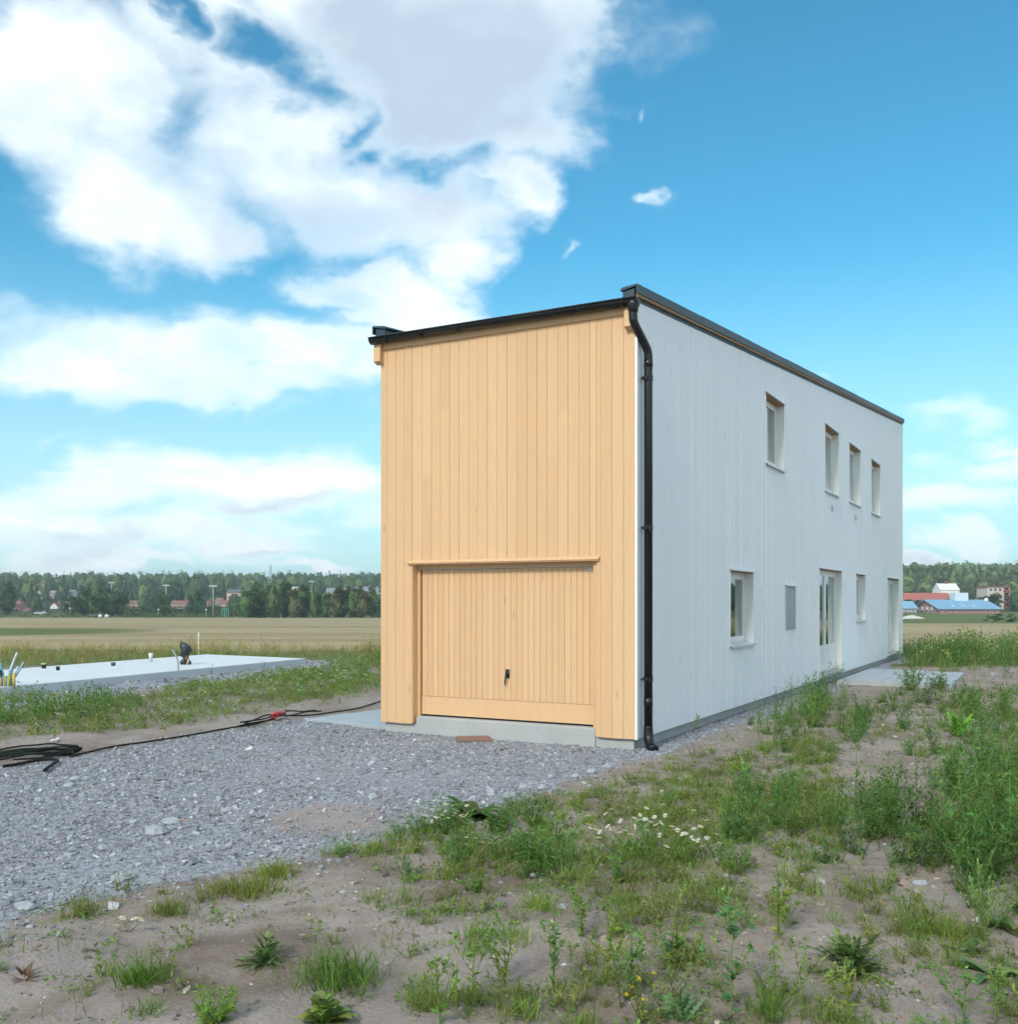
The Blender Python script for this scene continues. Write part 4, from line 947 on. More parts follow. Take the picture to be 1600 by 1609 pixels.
plant('grass_tuft', 400, 1402, tuft(R0(8), 0.14, 300, 0.15, (0.115, 0.13, 0.03), 0.005), 'yellow-green grass patch at the middle of the verge ridge', 'grass')
plant('grass_tuft', 352, 1402, tuft(R0(9), 0.14, 200, 0.14, (0.12, 0.13, 0.035), 0.005), 'thinner olive grass patch behind the verge ridge', 'grass')
plant('grass_tuft', 268, 1434, tuft(R0(10), 0.13, 190, 0.10, (0.105, 0.12, 0.03), 0.005), 'small olive grass tuft at the left part of the verge ridge', 'grass')
plant('grass_tuft', 128, 1440, tuft(R0(11), 0.15, 220, 0.12, (0.12, 0.125, 0.045), 0.004), 'sparse pale grass where gravel meets soil at far left', 'grass')
plant('daisy_plant', 200, 1462, mayweed(R0(12), 0.1, 3, 0.9, OLIVE, 4, 10, 0.03), 'few low daisies on the soil left of the verge ridge', 'flowers')
plant('dock_plant', 742, 1287, rosette(R0(13), 34, 0.30, 0.10, 0.15, 0.95, (0.045, 0.068, 0.026), 0, 1.3), 'drooping dark green dock at the gravel edge')
plant('daisy_plant', 700, 1308, mayweed(R0(14), 0.24, 8, 0.9, OLIVE, 24, 14, 0.04), 'daisies in loose flower left of the drooping dock', 'flowers')
plant('daisy_plant', 745, 1345, mayweed(R0(15), 0.16, 5, 0.8, OLIVE, 7, 10, 0.04), 'short daisies in front of the drooping dock', 'flowers')
plant('mayweed_plant', 782, 1312, mayweed(R0(16), 0.26, 16, 0.6, BLUEG, 0, 40, 0.05), 'feathery bluish weed bush just right of the drooping dock')
plant('mayweed_plant', 850, 1362, mayweed(R0(17), 0.36, 26, 0.75, (0.07, 0.13, 0.035), 0, 46, 0.05), 'large feathery green bush in the middle foreground')
plant('goosefoot_plant', 872, 1330, goosefoot(R0(18), 0.36, (0.10, 0.15, 0.04), 4, 0.045), 'reddish-stemmed upright weed behind the middle feathery bush')
plant('daisy_plant', 1035, 1352, mayweed(R0(19), 0.40, 14, 1.1, (0.085, 0.15, 0.03), 46, 30, 0.045), 'biggest clump of white daisies in front of the house corner', 'flowers')
plant('leafy_plant', 990, 1345, lowleaf(R0(21), 90, 0.22, 0.06, (0.085, 0.155, 0.035)), 'bright low leafy patch under the biggest daisy clump')
plant('daisy_plant', 1105, 1348, mayweed(R0(22), 0.22, 4, 0.4, OLIVE, 7, 12, 0.04), 'small daisy sprig right of the biggest daisy clump', 'flowers')
plant('lettuce_weed', 1507, 1158, rosette(R0(23), 26, 0.34, 0.11, 0.4, 1.3, (0.085, 0.19, 0.025), 1, 0.7, seg=13), 'vivid bright green leafy weed near the paved pad')
for i, (px, py, h, lab) in enumerate([(742,1562,0.42,'tallest pale-spiked weed of the lower middle cluster'), (790,1548,0.33,'double-spiked weed right of the tallest pale spike'), (868,1556,0.36,'leafy weed with a thin bare stalk, lower middle'),
        (918,1470,0.30,'single yellow-green spike behind the lower middle cluster'), (950,1545,0.36,'leafy spiked weed at the right of the lower middle cluster'), (992,1572,0.33,'bluish spiked weed left of the yellow flowers'),
        (692,1607,0.30,'upright weed at the bottom edge below the lower middle cluster'), (1335,1607,0.28,'thin stem in front of the big thistle'), (1514,1608,0.30,'reddish-stemmed yellow-tipped weed at bottom right'),
        (1566,1608,0.28,'second yellow-tipped weed from the bottom right corner'), (1222,1470,0.28,'slanting pale weed behind the tall branching weed')]):
    plant('goosefoot_plant', px, py, goosefoot(R0(200 + i), h, [GREEN, YELG, (0.075, 0.14, 0.05)][i % 3], 5, 0.043, 1.1), lab)
yf_ = MB()
for k in range(6):
    q_ = R0(300 + k); ln = stemline(q_, (q_.normal(0, .008), q_.normal(0, .008), -.01), (q_.normal(0, .3), q_.normal(0, .3), 1), .15 + .03 * (k % 3), 4, .08); yf_.tube(ln, .0018, 4, (.14, .19, .06), False)
    leaves_on(yf_, q_, ln, 9, .03, YELG); yf_.inst(LEAF, LEAFF, basis(dirs(9, q_, .0, .9)) * 0.015, np.tile(ln[-1], (9, 1)), np.tile((0.75, 0.55, 0.02), (9, 1)))
plant('yellow_flower', 1010, 1604, yf_, 'small yellow-flowered weed at the bottom edge', 'flowers')
plant('thistle_plant', 1068, 1604, rosette(R0(25), 12, 0.17, 0.04, 0.4, 1.2, (0.10, 0.16, 0.085), 1, 0.5, 0.14, seg=13), 'pale grey-green prickly plant beside the yellow flowers')
plant('grass_tuft', 1208, 1598, tuft(R0(26), 0.2, 120, 0.07, (0.09, 0.15, 0.03), 0.004), 'slim grass tuft right of the tall branching weed', 'grass')
plant('mayweed_plant', 745, 1400, mayweed(R0(27), 0.14, 12, 0.9, GREEN, 0, 26, 0.04), 'low round feathery weed on bare soil below the daisies')
plant('mayweed_plant', 645, 1385, mayweed(R0(28), 0.10, 8, 0.9, GREEN, 0, 18, 0.04), 'small sprawling weed left of the low round feathery weed')
plant('grass_tuft', 690, 1432, tuft(R0(29), 0.09, 60, 0.08, YELG), 'tiny grass tuft left above the pale-spiked weeds', 'grass')
plant('grass_tuft', 1442, 1465, tuft(R0(31), 0.13, 90, 0.09, (0.085, 0.15, 0.035)), 'small grass tuft on bare soil right of the big thistle', 'grass')
plant('grass_tuft', 1425, 1424, tuft(R0(32), 0.14, 70, 0.08, (0.10, 0.145, 0.04)), 'grass tuft in front of the dense weeds', 'grass')
plant('leafy_rosette', 1515, 1490, rosette(R0(33), 9, 0.13, 0.05, 0.05, 0.5, (0.055, 0.10, 0.05), 0, 0.4), 'flat rosette with reddish middle on bare soil at right')
plant('leafy_rosette', 1555, 1528, rosette(R0(34), 13, 0.19, 0.06, 0.1, 0.7, (0.10, 0.135, 0.06), 0, 0.9), 'spreading dark rosette on bare soil near the right edge')
plant('leafy_rosette', 1590, 1462, rosette(R0(35), 12, 0.2, 0.06, 0.1, 0.8, (0.095, 0.13, 0.055), 0, 0.9), 'dark leaves lying at the right edge below dense weeds')
plant('thistle_plant', 1062, 1508, rosette(R0(36), 11, 0.15, 0.05, 0.15, 0.9, (0.075, 0.125, 0.05), 0, 0.6, 0.12), 'bushy rosette left of the tall branching weed')
plant('mayweed_plant', 330, 1606, mayweed(R0(37), 0.17, 16, 0.8, (0.10, 0.155, 0.035), 0, 30, 0.045), 'soft green weed cut by the bottom edge at left')
plant('grass_tuft', 232, 1592, tuft(R0(38), 0.11, 60, 0.07, GREEN), 'little grass tuft near the bottom edge at left', 'grass')
plant('grass_tuft', 1055, 1193, tuft(R0(39), 0.12, 70, 0.10, (0.11, 0.16, 0.03)), 'small grass tuft beside the downpipe shoe', 'grass')
plant('leafy_rosette', 1168, 1215, rosette(R0(41), 14, 0.2, 0.05, 0.2, 1.0, (0.085, 0.14, 0.04), 1, 0.7, seg=13), 'leafy rosette on bare soil right of the downpipe')
plant('goosefoot_plant', 1090, 1160, goosefoot(R0(42), 0.36, GREEN, 3, 0.035, 0.7), 'single thin weed growing in the gravel along the white wall')
plant('mayweed_plant', 1430, 1085, mayweed(R0(43), 0.55, 16, 0.5, (0.09, 0.135, 0.05), 0, 36, 0.09), 'leafy weed in front of the left part of the paved pad')
plant('mayweed_plant', 1476, 1084, mayweed(R0(44), 0.45, 12, 0.5, (0.09, 0.135, 0.05), 0, 30, 0.09), 'leafy weed in front of the right part of the paved pad')
plant('withered_plant', 40, 1545, rosette(R0(45), 22, 0.09, 0.012, 0.2, 1.2, (0.11, 0.055, 0.03), 0, 0.6), 'small reddish withered weed on bare soil at lower left')

# ------------------------------------------------------------------ stones
def stonetpl(r):
    V = np.array([(x, y, z) for z in (-.5, .5) for y in (-.5, .5) for x in (-.5, .5)], float)
    V = V * r.uniform(.6, 1.15, (8, 3)) + r.normal(0, .07, (8, 3)); V *= np.array([1.1, .85, .62])
    return V
SF = [(4,5,7,6),(0,1,5,4),(1,3,7,5),(3,2,6,7),(2,0,4,6)]
def randrot(r, n):
    q = r.normal(size=(n, 4)); q /= np.linalg.norm(q, axis=1)[:, None]; w_, x, y, z = q.T
    return np.stack([np.stack([1-2*(y*y+z*z), 2*(x*y-z*w_), 2*(x*z+y*w_)], -1), np.stack([2*(x*y+z*w_), 1-2*(x*x+z*z), 2*(y*z-x*w_)], -1), np.stack([2*(x*z-y*w_), 2*(y*z+x*w_), 1-2*(x*x+y*y)], -1)], 1)
def stones(mb, r, x, y, size, base=(0.255, 0.265, 0.288), v=0.24, sink=0.22):
    n = len(x); z = gz(x, y) + size * (0.25 - sink); ch = r.integers(0, 6, n)
    C = np.clip(np.array(base) * np.exp(r.normal(0, v, (n, 1))) * (1 + r.normal(0, .03, (n, 3))), .04, .75)
    w_ = r.random(n) < 0.025; C[w_] = np.clip(np.array((0.50, 0.51, 0.53)) * (1 + r.normal(0, .1, (w_.sum(), 1))), 0, .8)
    b_ = r.random(n) < 0.012; C[b_] = np.array((0.30, 0.23, 0.19))
    Rm = rotz(r.uniform(0, 6.28, n)) @ basis(np.stack([r.normal(0, .35, n), np.ones(n), r.normal(0, .35, n)], -1), r.normal(0, .35, n)) * size[:, None, None]
    for k in range(6):
        s_ = ch == k
        if s_.any(): mb.inst(STPL[k], SF, Rm[s_], np.stack([x, y, z], -1)[s_], C[s_])
STPL = [stonetpl(R0(600 + k)) for k in range(6)]
r = R0(700)
def inside_pts(poly, n, cond=None):
    xs = np.array([p[0] for p in poly]); ys = np.array([p[1] for p in poly])
    x = r.uniform(xs.min(), xs.max(), n); y = r.uniform(ys.min(), ys.max(), n)
    ok = polydist(x, y, poly) + r.normal(0, .12, n) > 0
    if cond is not None: ok &= cond(x, y)
    return x[ok], y[ok]
def vis(x, y):
    p = CX + F * x / np.maximum(y, .5); hx, hy = w2h(x, y)
    return (y > 3.5) & (p > -120) & (p < 1720) & ~((hx > -WID + .02) & (hx < -.02) & (hy > 0.01))
gb = MB()
DRIVE = [p for p in GRAVEL]
x = r.uniform(-9.5, 8.5, 520000); y = r.uniform(5.0, 21.0, 520000); ok = (polydist(x, y, GRAVEL) + 0.5 * (fbm(x * 1.6 + 31, y * 1.6, 3) - 0.5) + r.normal(0, .20, len(x)) > 0) & vis(x, y) & (r.random(len(x)) < 0.35 + 1.6 * fbm(x * 0.9, y * 0.9 + 11, 3) - 0.4); x, y = x[ok], y[ok]
_tl = [np.abs(w2h(x, y)[0] + o_) for o_ in (1.15, 2.55)]
keep = r.random(len(x)) > 0.55 * np.exp(-(np.minimum(*_tl) / 0.22) ** 2); x, y = x[keep], y[keep]
thin = np.exp(-(((x - SANDSPOT[0]) / 0.8) ** 2 + ((y - SANDSPOT[1]) / 0.85) ** 2)); keep = r.random(len(x)) > thin * 0.9
x, y = x[keep], y[keep]; print('gravel candidates', len(x))
x, y = x[:78000], y[:78000]
stones(gb, r, x, y, np.clip(np.exp(r.normal(math.log(0.0155), 0.45, len(x))), .007, .07))
x, y = inside_pts(SLABG, 9000, lambda x, y: vis(x, y) & (polydist(x, y, SLAB) < -0.02))
stones(gb, r, x, y, np.clip(np.exp(r.normal(math.log(0.05), 0.35, len(x))), .02, .12))
gb.build('gravel', M['stone']); tag(bpy.data.objects['gravel'], 'grey crushed stone covering the drive and the slab surround', 'gravel', kind='stuff')
pb = MB(); x, y = inside_pts(NEAR, 20000, lambda x, y: vis(x, y) & clear_ok(x, y))
stones(pb, r, x, y, np.clip(np.exp(r.normal(math.log(0.011), 0.45, len(x))), .005, .05), (0.30, 0.265, 0.245), 0.3)
x, y = inside_pts(NEAR, 12000, lambda x, y: vis(x, y) & clear_ok(x, y) & (fbm(x * 1.1 + 8, y * 1.1, 3) > .5))
stones(pb, r, x, y, np.clip(np.exp(r.normal(math.log(0.02), 0.5, len(x))), .008, .07), (0.215, 0.17, 0.145), 0.2, 0.3)
tag(pb.build('pebbles', M['stone']), 'small pebbles and crumbs lying on the bare soil', 'pebbles', kind='stuff')
# larger stones, one by one, pieces of the ground
def rock(px, py, w, seed, col=(0.36, 0.375, 0.40)):
    rr_ = R0(seed); x, y = at(px, py); z = float(gz(x, y)); S_ = w * y / F
    u, v = np.meshgrid(np.linspace(0, 2 * np.pi, 9)[:-1], np.linspace(0.15, np.pi - .15, 5)); d = np.stack([np.cos(u) * np.sin(v), np.sin(u) * np.sin(v), np.cos(v)], -1).reshape(-1, 3)
    V = d * rr_.uniform(.72, 1.15, (len(d), 1)) * np.array([.55, .42, .26]) * S_; V = V @ rotz(rr_.uniform(0, 6)).T
    Fc = []
    for i in range(4):
        for j in range(8): Fc.append((i * 8 + j, i * 8 + (j + 1) % 8, (i + 1) * 8 + (j + 1) % 8, (i + 1) * 8 + j))
    mb = MB().add(V, [f[::-1] for f in Fc], col); mb.Fq.append([tuple(range(8)), tuple(range(32, 40))[::-1]])
    o = mb.build('rock', M['stone'], ground); o.location = (x, y, z + 0.08 * S_)
for i, (px, py, w_) in enumerate([(268,1296,30),(244,1313,44),(187,1390,34),(40,1434,34),(356,1276,20),(158,1268,14),(118,1228,18),(110,1240,20),(438,1342,20),(586,1256,22),(772,1245,22),(800,1252,26),(745,1258,24),(825,1240,20),(852,1238,20),(690,1280,14),(640,1297,16),(606,1244,12),(210,1296,18),(330,1330,14),
        (905,1222,18),(930,1214,22),(955,1206,16),(60,1262,16),(160,1338,20),(30,1370,14),(480,1336,14),(395,1348,12),(520,1262,12),(455,1290,12),(88,1168,12),(840,1368,16),(1290,1395,22),(1445,1388,24),(1560,1063,14),(885,1432,20),(540,1395,14),(700,1255,16)]):
    rock(px, py, w_, 800 + i)

# ------------------------------------------------------------------ paving, foundation slab and what stands on it
def paving(name, quad, nu, nv, zt, seed, wav=0.0):
    """a strip of separate concrete slabs: quad corners a,b,c,d; nu along a->b, nv along a->d"""
    r_ = random.Random(seed); a, b_, c_, d_ = [np.array(p) for p in quad]
    P_ = lambda u, v: (a * (1 - u) + b_ * u) * (1 - v) + (d_ * (1 - u) + c_ * u) * v
    base = MB(); q = [P_(0, 0), P_(1, 0), P_(1, 1), P_(0, 1)]
    base.add([(p[0], p[1], zt - 0.35) for p in q] + [(p[0], p[1], zt - 0.03) for p in q], [(0,3,2,1),(4,5,6,7),(0,1,5,4),(1,2,6,5),(2,3,7,6),(3,0,4,7)])
    root = tag(base.build(name, M['conc']), kind='structure')
    for i in range(nu):
        for j in range(nv):
            g = 0.006
            q = [P_((i + (g if s0 == 0 else 1 - g)) / nu, (j + (g * 2 if s1 == 0 else 1 - g * 2)) / nv) for s0, s1 in ((0,0),(1,0),(1,1),(0,1))]
            h = zt + r_.uniform(-0.006, 0.006)
            ins = [p + (np.mean(q, 0) - p) * 0.02 for p in q]
            V = [(p[0], p[1], zt - 0.029) for p in q] + [(p[0], p[1], h - 0.006) for p in q] + [(p[0], p[1], h) for p in ins]
            MB().add(V, [(0,1,5,4),(1,2,6,5),(2,3,7,6),(3,0,4,7),(4,5,9,8),(5,6,10,9),(6,7,11,10),(7,4,8,11),(8,9,10,11)]).build('slab', M['pave'], root)
    return root
paving('paving', PAVE_R, 3, 5, GZ + 0.085, 1)
paving('path', _pl, 1, 20, GZ + 0.045, 2)
sl = MB(); q = [np.array(p) for p in SLAB]
sl.add([(p[0], p[1], -0.6) for p in q] + [(p[0], p[1], SLAB_TOP - 0.012) for p in q] + [tuple(p + (np.mean(q, 0) - p) * 0.002) + (SLAB_TOP,) for p in q],
       [(0,1,5,4),(1,2,6,5),(2,3,7,6),(3,0,4,7),(4,5,9,8),(5,6,10,9),(6,7,11,10),(7,4,8,11),(8,9,10,11)])
foundation = tag(sl.build('foundation_slab', M['slab']), 'long pale concrete foundation slab left of the house', 'slab')
def sat(px, py): return at(px, py, SLAB_TOP)
# bundle of conduits at the left end
bx_, by_ = sat(14, 1078)
bun = thing('conduit_bundle', 'bundle of white and blue conduits sticking up from slab at left edge', 'pipes', (bx_, by_, SLAB_TOP))
cr = random.Random(3)
for i, (dx_, dy_, L, lean, colr) in enumerate([(-.05,0,.62,(.30,.05),(.62,.68,.72)),(-.10,.05,.42,(-.25,.1),(.16,.33,.46)),(.03,.05,.36,(.32,.0),(.55,.62,.66)),(.07,.0,.44,(.42,.1),(.30,.45,.52)),(-.02,.08,.40,(.1,.1),(.10,.25,.36)),(-.14,.02,.30,(-.1,0),(.03,.05,.05)),(.0,-.03,.30,(.05,.05),(.40,.44,.46))]):
    pts = smooth([(dx_, dy_, 0), (dx_ + lean[0] * .03, dy_, .12), (dx_ + lean[0] * L * .45, dy_ + lean[1] * L * .4, L * .55), (dx_ + lean[0] * L, dy_ + lean[1] * L, L)], 5)
    MB().tube(pts, 0.019, 10, colr).build('conduit', M['attr'], bun, True)
for i, (dx_, colr) in enumerate([(-.13, (.55,.33,.16)), (-.04, (.25,.33,.08)), (.03, (.42,.38,.10)), (.11, (.62,.45,.10))]):
    MB().tube([(dx_, -.05 + .02 * (i % 2), 0), (dx_, -.05 + .02 * (i % 2), .16 + .03 * i)], 0.026, 10, colr).build('collar', M['attr'], bun, True)
# pipe wrapped in black plastic
wx, wy = sat(292, 1044); wr = thing('wrapped_pipe', 'dark plastic-wrapped pipe end flapping above the foundation slab', 'pipe', (wx, wy, SLAB_TOP))
w_r = R0(61); n_ = 12
rows = [(0.0, .11, 0, 0), (.06, .14, 0, 0), (.16, .055, .0, .0), (.22, .10, -.02, 0), (.34, .145, .0, .0), (.44, .125, -.01, 0), (.53, .07, -.07, 0), (.57, .012, -.115, 0)]
V = []
for (z_, rr_, ox, oy) in rows:
    for j in range(n_): a = j / n_ * 2 * math.pi; k = rr_ * (1 + w_r.normal(0, .13) + (.12 if j % 2 else -.1)); V.append((ox + k * math.cos(a), oy + .6 * k * math.sin(a), z_ + w_r.normal(0, .008) * (z_ > 0)))
MB().add(V, [(i * n_ + j, i * n_ + (j + 1) % n_, (i + 1) * n_ + (j + 1) % n_, (i + 1) * n_ + j) for i in range(len(rows) - 1) for j in range(n_)]).build('plastic_sheet', M['plastic'], wr)
MB().tube([(.0, 0, 0), (.02, 0, .3)], .045, 10, (.25, .10, .05)).build('pipe', M['attr'], wr, True)
MB().tube([(.05, -.06, .0), (.085, -.05, .13)], .022, 8, (.70, .45, .25)).build('tape', M['attr'], wr, True)
def onepiece(name, px, py, mb, mat, label, cat, z=SLAB_TOP, smooth_=True):
    x, y = at(px, py, z); o = mb.build(name, mat, None, smooth_); o.location = (x, y, z); return tag(o, label, cat)
onepiece('leaning_conduit', 280, 1053, MB().tube(smooth([(0, 0, 0), (.0, 0, .14), (-.03, 0, .28), (-.13, 0, .47)], 5), .019, 10, (.33, .36, .38)), M['attr'], 'thin grey conduit leaning left in front of the wrapped pipe', 'pipe')
onepiece('pipe_stub', 237, 1040, MB().tube([(0, 0, 0), (0, 0, .14), (0, 0, .15), (0, 0, .23)], [.045, .045, .055, .055], 12, (.70, .73, .74)), M['attr'], 'short white upright pipe stub on the slab, left of wrapped pipe', 'pipe')
for (px, py, rr_, hh, lab, c1, c2) in [(69,1050,.05,.09,'green-topped black pipe cap on the slab, leftmost of three',(.02,.025,.02),(.35,.5,.3)), (91,1053,.04,.05,'low black pipe cap on the slab, middle of three',(.02,.02,.02),(.02,.02,.02)), (178,1046,.05,.05,'grey-black pipe cap on the slab, rightmost of three',(.05,.06,.07),(.12,.14,.16))]:
    x, y = sat(px, py); o = thing('capped_pipe', lab, 'pipe', (x, y, SLAB_TOP))
    MB().tube([(0, 0, 0), (0, 0, hh)], rr_, 12, c1).build('pipe_body', M['attr'], o, True); MB().tube([(0, 0, hh), (0, 0, hh + .035)], rr_ * 1.12, 12, c2).build('lid', M['attr'], o, True)
x, y = (312 - CX) / F * 33.0, 33.0; z_ = float(gz(x, y)); st = thing('marker_stake', 'thin white marker stake behind the slab at the field edge', 'stake', (x, y, z_))
MB().box(-.018, .018, -.01, .01, -.1, 0.72, (.70, .66, .58)).build('post', M['attr'], st); MB().box(-.02, .02, -.012, .012, .60, .64, (.8, .78, .72)).build('band', M['attr'], st)
x, y = at(195, 1069, -.12); tag(MB().tube(smooth([(-.45, -.1, .0), (-.2, 0, .03), (.1, .02, .02), (.5, .08, .03)], 4), .018, 6, (.06, .055, .05)).build('dark_rod', M['attr'], None, True), 'short dark rod lying on gravel against the slab edge', 'rod').location = (x, y, -.12)

# ------------------------------------------------------------------ cables at the edge of the drive
def gpath(pts, lift=0.014, n=8):
    w_ = [at(p, q) for p, q in pts]; c_ = smooth([(a, b_, 0) for a, b_ in w_], n)
    zz_ = gz(c_[:, 0], c_[:, 1]); kk = np.ones(9) / 9; zz_ = np.convolve(np.pad(zz_, 4, mode='edge'), kk, 'valid'); c_[:, 2] = zz_ + lift + .006; return c_
cab = thing('power_cable', 'long black power cable with red coupling running along the drive edge', 'cable', (*at(437, 1132), GZ))
off = -np.array(cab.location)
runs = [[(110,1192),(170,1178),(230,1169),(300,1158),(360,1146),(400,1139),(425,1132),(440,1127),(470,1126),(500,1124),(540,1118),(575,1111),(606,1104)],
        [(372,1148),(395,1141),(415,1138),(432,1136)], [(385,1143),(402,1136),(420,1130),(436,1131)], [(440,1131),(452,1134),(470,1131),(488,1127),(505,1126)], [(446,1127),(460,1125),(478,1129),(496,1126)], [(378,1147),(400,1143),(418,1139),(434,1133)]]
for i, rn in enumerate(runs):
    p_ = gpath(rn, 0.02 + 0.012 * i); p_[:, 2] += 0.02 * (i > 0)
    if i == 0: p_[:, 2] = np.maximum(p_[:, 2], GZ + .075) if False else p_[:, 2]
    MB().tube(p_ + off, 0.012 if i == 0 else 0.011, 8, (.012, .016, .013)).build('cable_run', M['attr'], cab, True)
p_ = np.array([(*at(429, 1134), 0), (*at(436, 1131), 0), (*at(446, 1128), 0)]); p_[:, 2] = gz(p_[:, 0], p_[:, 1]) + .075
MB().tube(p_ + off, [.035, .045, .04], 12).build('coupling', M['red'], cab, True)
coil = thing('cable_coil', 'heap of coiled black cable at the left edge of the drive', 'cable', (*at(50, 1192), GZ))
off = -np.array(coil.location); cr_ = R0(77)
for k in range(5):
    a0, b0 = 42 + cr_.normal(0, 5), 1191 + cr_.normal(0, 2); c_ = at(a0, b0); t = np.linspace(0, 2 * np.pi, 40)
    L_, W_ = .50 + .16 * cr_.random(), .09 + .08 * cr_.random(); ca, sa_ = math.cos(.55), math.sin(.55)
    X_ = c_[0] + L_ * np.cos(t) * ca - W_ * np.sin(t) * sa_; Y_ = c_[1] + L_ * np.cos(t) * sa_ + W_ * np.sin(t) * ca
    MB().tube(np.stack([X_, Y_, gz(X_, Y_) + .025 + .012 * k + .012 * np.sin(3 * t + k)], -1) + off, .0105, 8, (.012, .018, .015), False).build('loop', M['attr'], coil, True)
for k, rn in enumerate([[(60,1196),(85,1188),(98,1184),(102,1187),(95,1190)], [(20,1200),(70,1196),(105,1189),(118,1189)], [(70,1194),(100,1187),(112,1184),(115,1187)], [(-20,1207),(10,1201),(40,1196)]]):
    MB().tube(gpath(rn, .03 + .012 * k) + off, .0105, 8, (.012, .018, .015)).build('loose_end', M['attr'], coil, True)
hs = gpath([(5,1213),(30,1209),(60,1202),(85,1201),(90,1204),(80,1211),(70,1219)], .03, 10)
tag(MB().tube(hs, .017, 10, (.010, .012, .012)).build('black_hose', M['attr'], None, True), 'bent black hose lying on gravel below the coiled cable', 'hose')
# brick-red plate lying by the garage sill
x, y = at(745, 1164); o = MB().box(-.21, .21, -.13, .13, 0, .03, (.26, .155, .12)).build('clay_plate', M['attr']); o.location = (x, y, float(gz(x, y)) + .012); o.rotation_euler = (0.05, 0.02, .2); tag(o, 'flat reddish-brown plate lying on gravel before the garage sill', 'plate')
x, y = at(86, 1168); o = MB().box(-.05, .05, -.02, .02, 0, .015, (.75, .78, .8)).build('scrap_piece', M['attr']); o.location = (x, y, float(gz(x, y)) + .01); o.rotation_euler = (0, -.25, .6); tag(o, 'small white scrap on the soil near the coiled cable', 'scrap')

# ------------------------------------------------------------------ background
def far(px, py, y): return ((px - CX) / F * y, EYE + (HY - py) / F * y)
def crown(r_, h, w_, n, leaf, col, shape='round', base=0.25, clumps=16, cv=0.2, core=True):
    mb = MB(); c_ = []
    for k in range(clumps):
        t = r_.uniform(0, 1)
        if shape == 'cone': zz = base + (1 - base) * t ** 1.2; rr_ = (1 - t) ** 0.9 * 0.5 + 0.05
        elif shape == 'pine': zz = base + (1 - base) * t; rr_ = 0.42 * math.sin(math.pi * min(1, .15 + .8 * t)) ** .7
        else: zz = base + (1 - base) * t; rr_ = 0.5 * math.sin(math.pi * (0.12 + 0.80 * t)) ** .6
        a = r_.uniform(0, 6.28); q = math.sqrt(r_.uniform(.1, 1)) * rr_
        c_.append((math.cos(a) * q * w_, math.sin(a) * q * w_, zz * h))
    c_ = np.array(c_); bri = np.exp(r_.normal(0, cv * .75, clumps)); m_ = r_.integers(0, clumps, n)
    d = dirs(n, r_, -1.2, 1.5); sz_ = np.array([w_ * .2, w_ * .2, h * .085 if shape != 'round' else h * .12]) * (16 / clumps) ** .33
    o = c_[m_] + d * sz_ * r_.uniform(.5, 1.1, (n, 1))
    R = basis(dirs(n, r_, -.7, .5), r_.uniform(-.5, .5, n)) * (leaf * r_.uniform(.6, 1.4, n))[:, None, None]
    C = np.clip(1.9 * np.array(col) * (bri[m_] * np.exp(r_.normal(0, .09, n)))[:, None], .004, .6)
    if core:
        nu, nv = 8, 5; V = []
        for j in range(nv + 1):
            t = j / nv
            rr_ = {'cone': .40 * (1 - t) + .01, 'pine': .34 * math.sin(math.pi * (.08 + .84 * t)) ** .7, 'round': .40 * math.sin(math.pi * (.06 + .88 * t)) ** .6}[shape]
            for i in range(nu): a = 2 * math.pi * (i + .5 * (j % 2)) / nu; k = rr_ * w_ * r_.uniform(.78, 1.12); k *= core; V.append((k * math.cos(a), k * math.sin(a), h * (base + (.93 - base) * t + r_.normal(0, .02))))
        mb.add(V, [(j * nu + i, j * nu + (i + 1) % nu, (j + 1) * nu + (i + 1) % nu, (j + 1) * nu + i) for j in range(nv) for i in range(nu)], np.clip(1.9 * np.array(col) * .92, 0, .6))
    return mb.inst(LEAF * np.array([1.7, 1, 1]) - np.array([0, .5, 0]), LEAFF, R, o, C)
def trunk(r_, h, rad_, limbs=3, col=(0.10, 0.08, 0.06)):
    mb = MB().tube(stemline(r_, (0, 0, -.4), (0, 0, 1), h, 5, .02), np.linspace(rad_, rad_ * .35, 6), 7, col, False)
    for k in range(limbs):
        a = r_.uniform(0, 6.28); z_ = h * r_.uniform(.35, .75); mb.tube(stemline(r_, (0, 0, z_), (math.cos(a), math.sin(a), 1.1), h * .3, 3, .05), [rad_ * .45, rad_ * .35, rad_ * .25, rad_ * .12], 5, col, False)
    return mb
def tree(name, px, y, h, w_, label, seed, col=(.05, .085, .03), shape='round', n=420, leaf=.55, base=.12, group=None, cl=20, tcol=(.10, .08, .06)):
    r_ = R0(seed); x = (px - CX) / F * y; o = thing(name, label, 'tree', (x, y, float(gz(x, y))), 0, group)
    crown(r_, h, w_, n, leaf, col, shape, base, cl, .2, .86).build('crown', M['farleaf'], o); trunk(r_, h * .85, .018 * h + .06, 3, tcol).build('trunk', M['attr'], o, True)
    return o
ORD = ['first', 'second', 'third', 'fourth', 'fifth', 'sixth', 'seventh', 'eighth', 'ninth', 'tenth', 'eleventh', 'twelfth', 'thirteenth', 'fourteenth', 'fifteenth', 'sixteenth']
tr_ = R0(42)
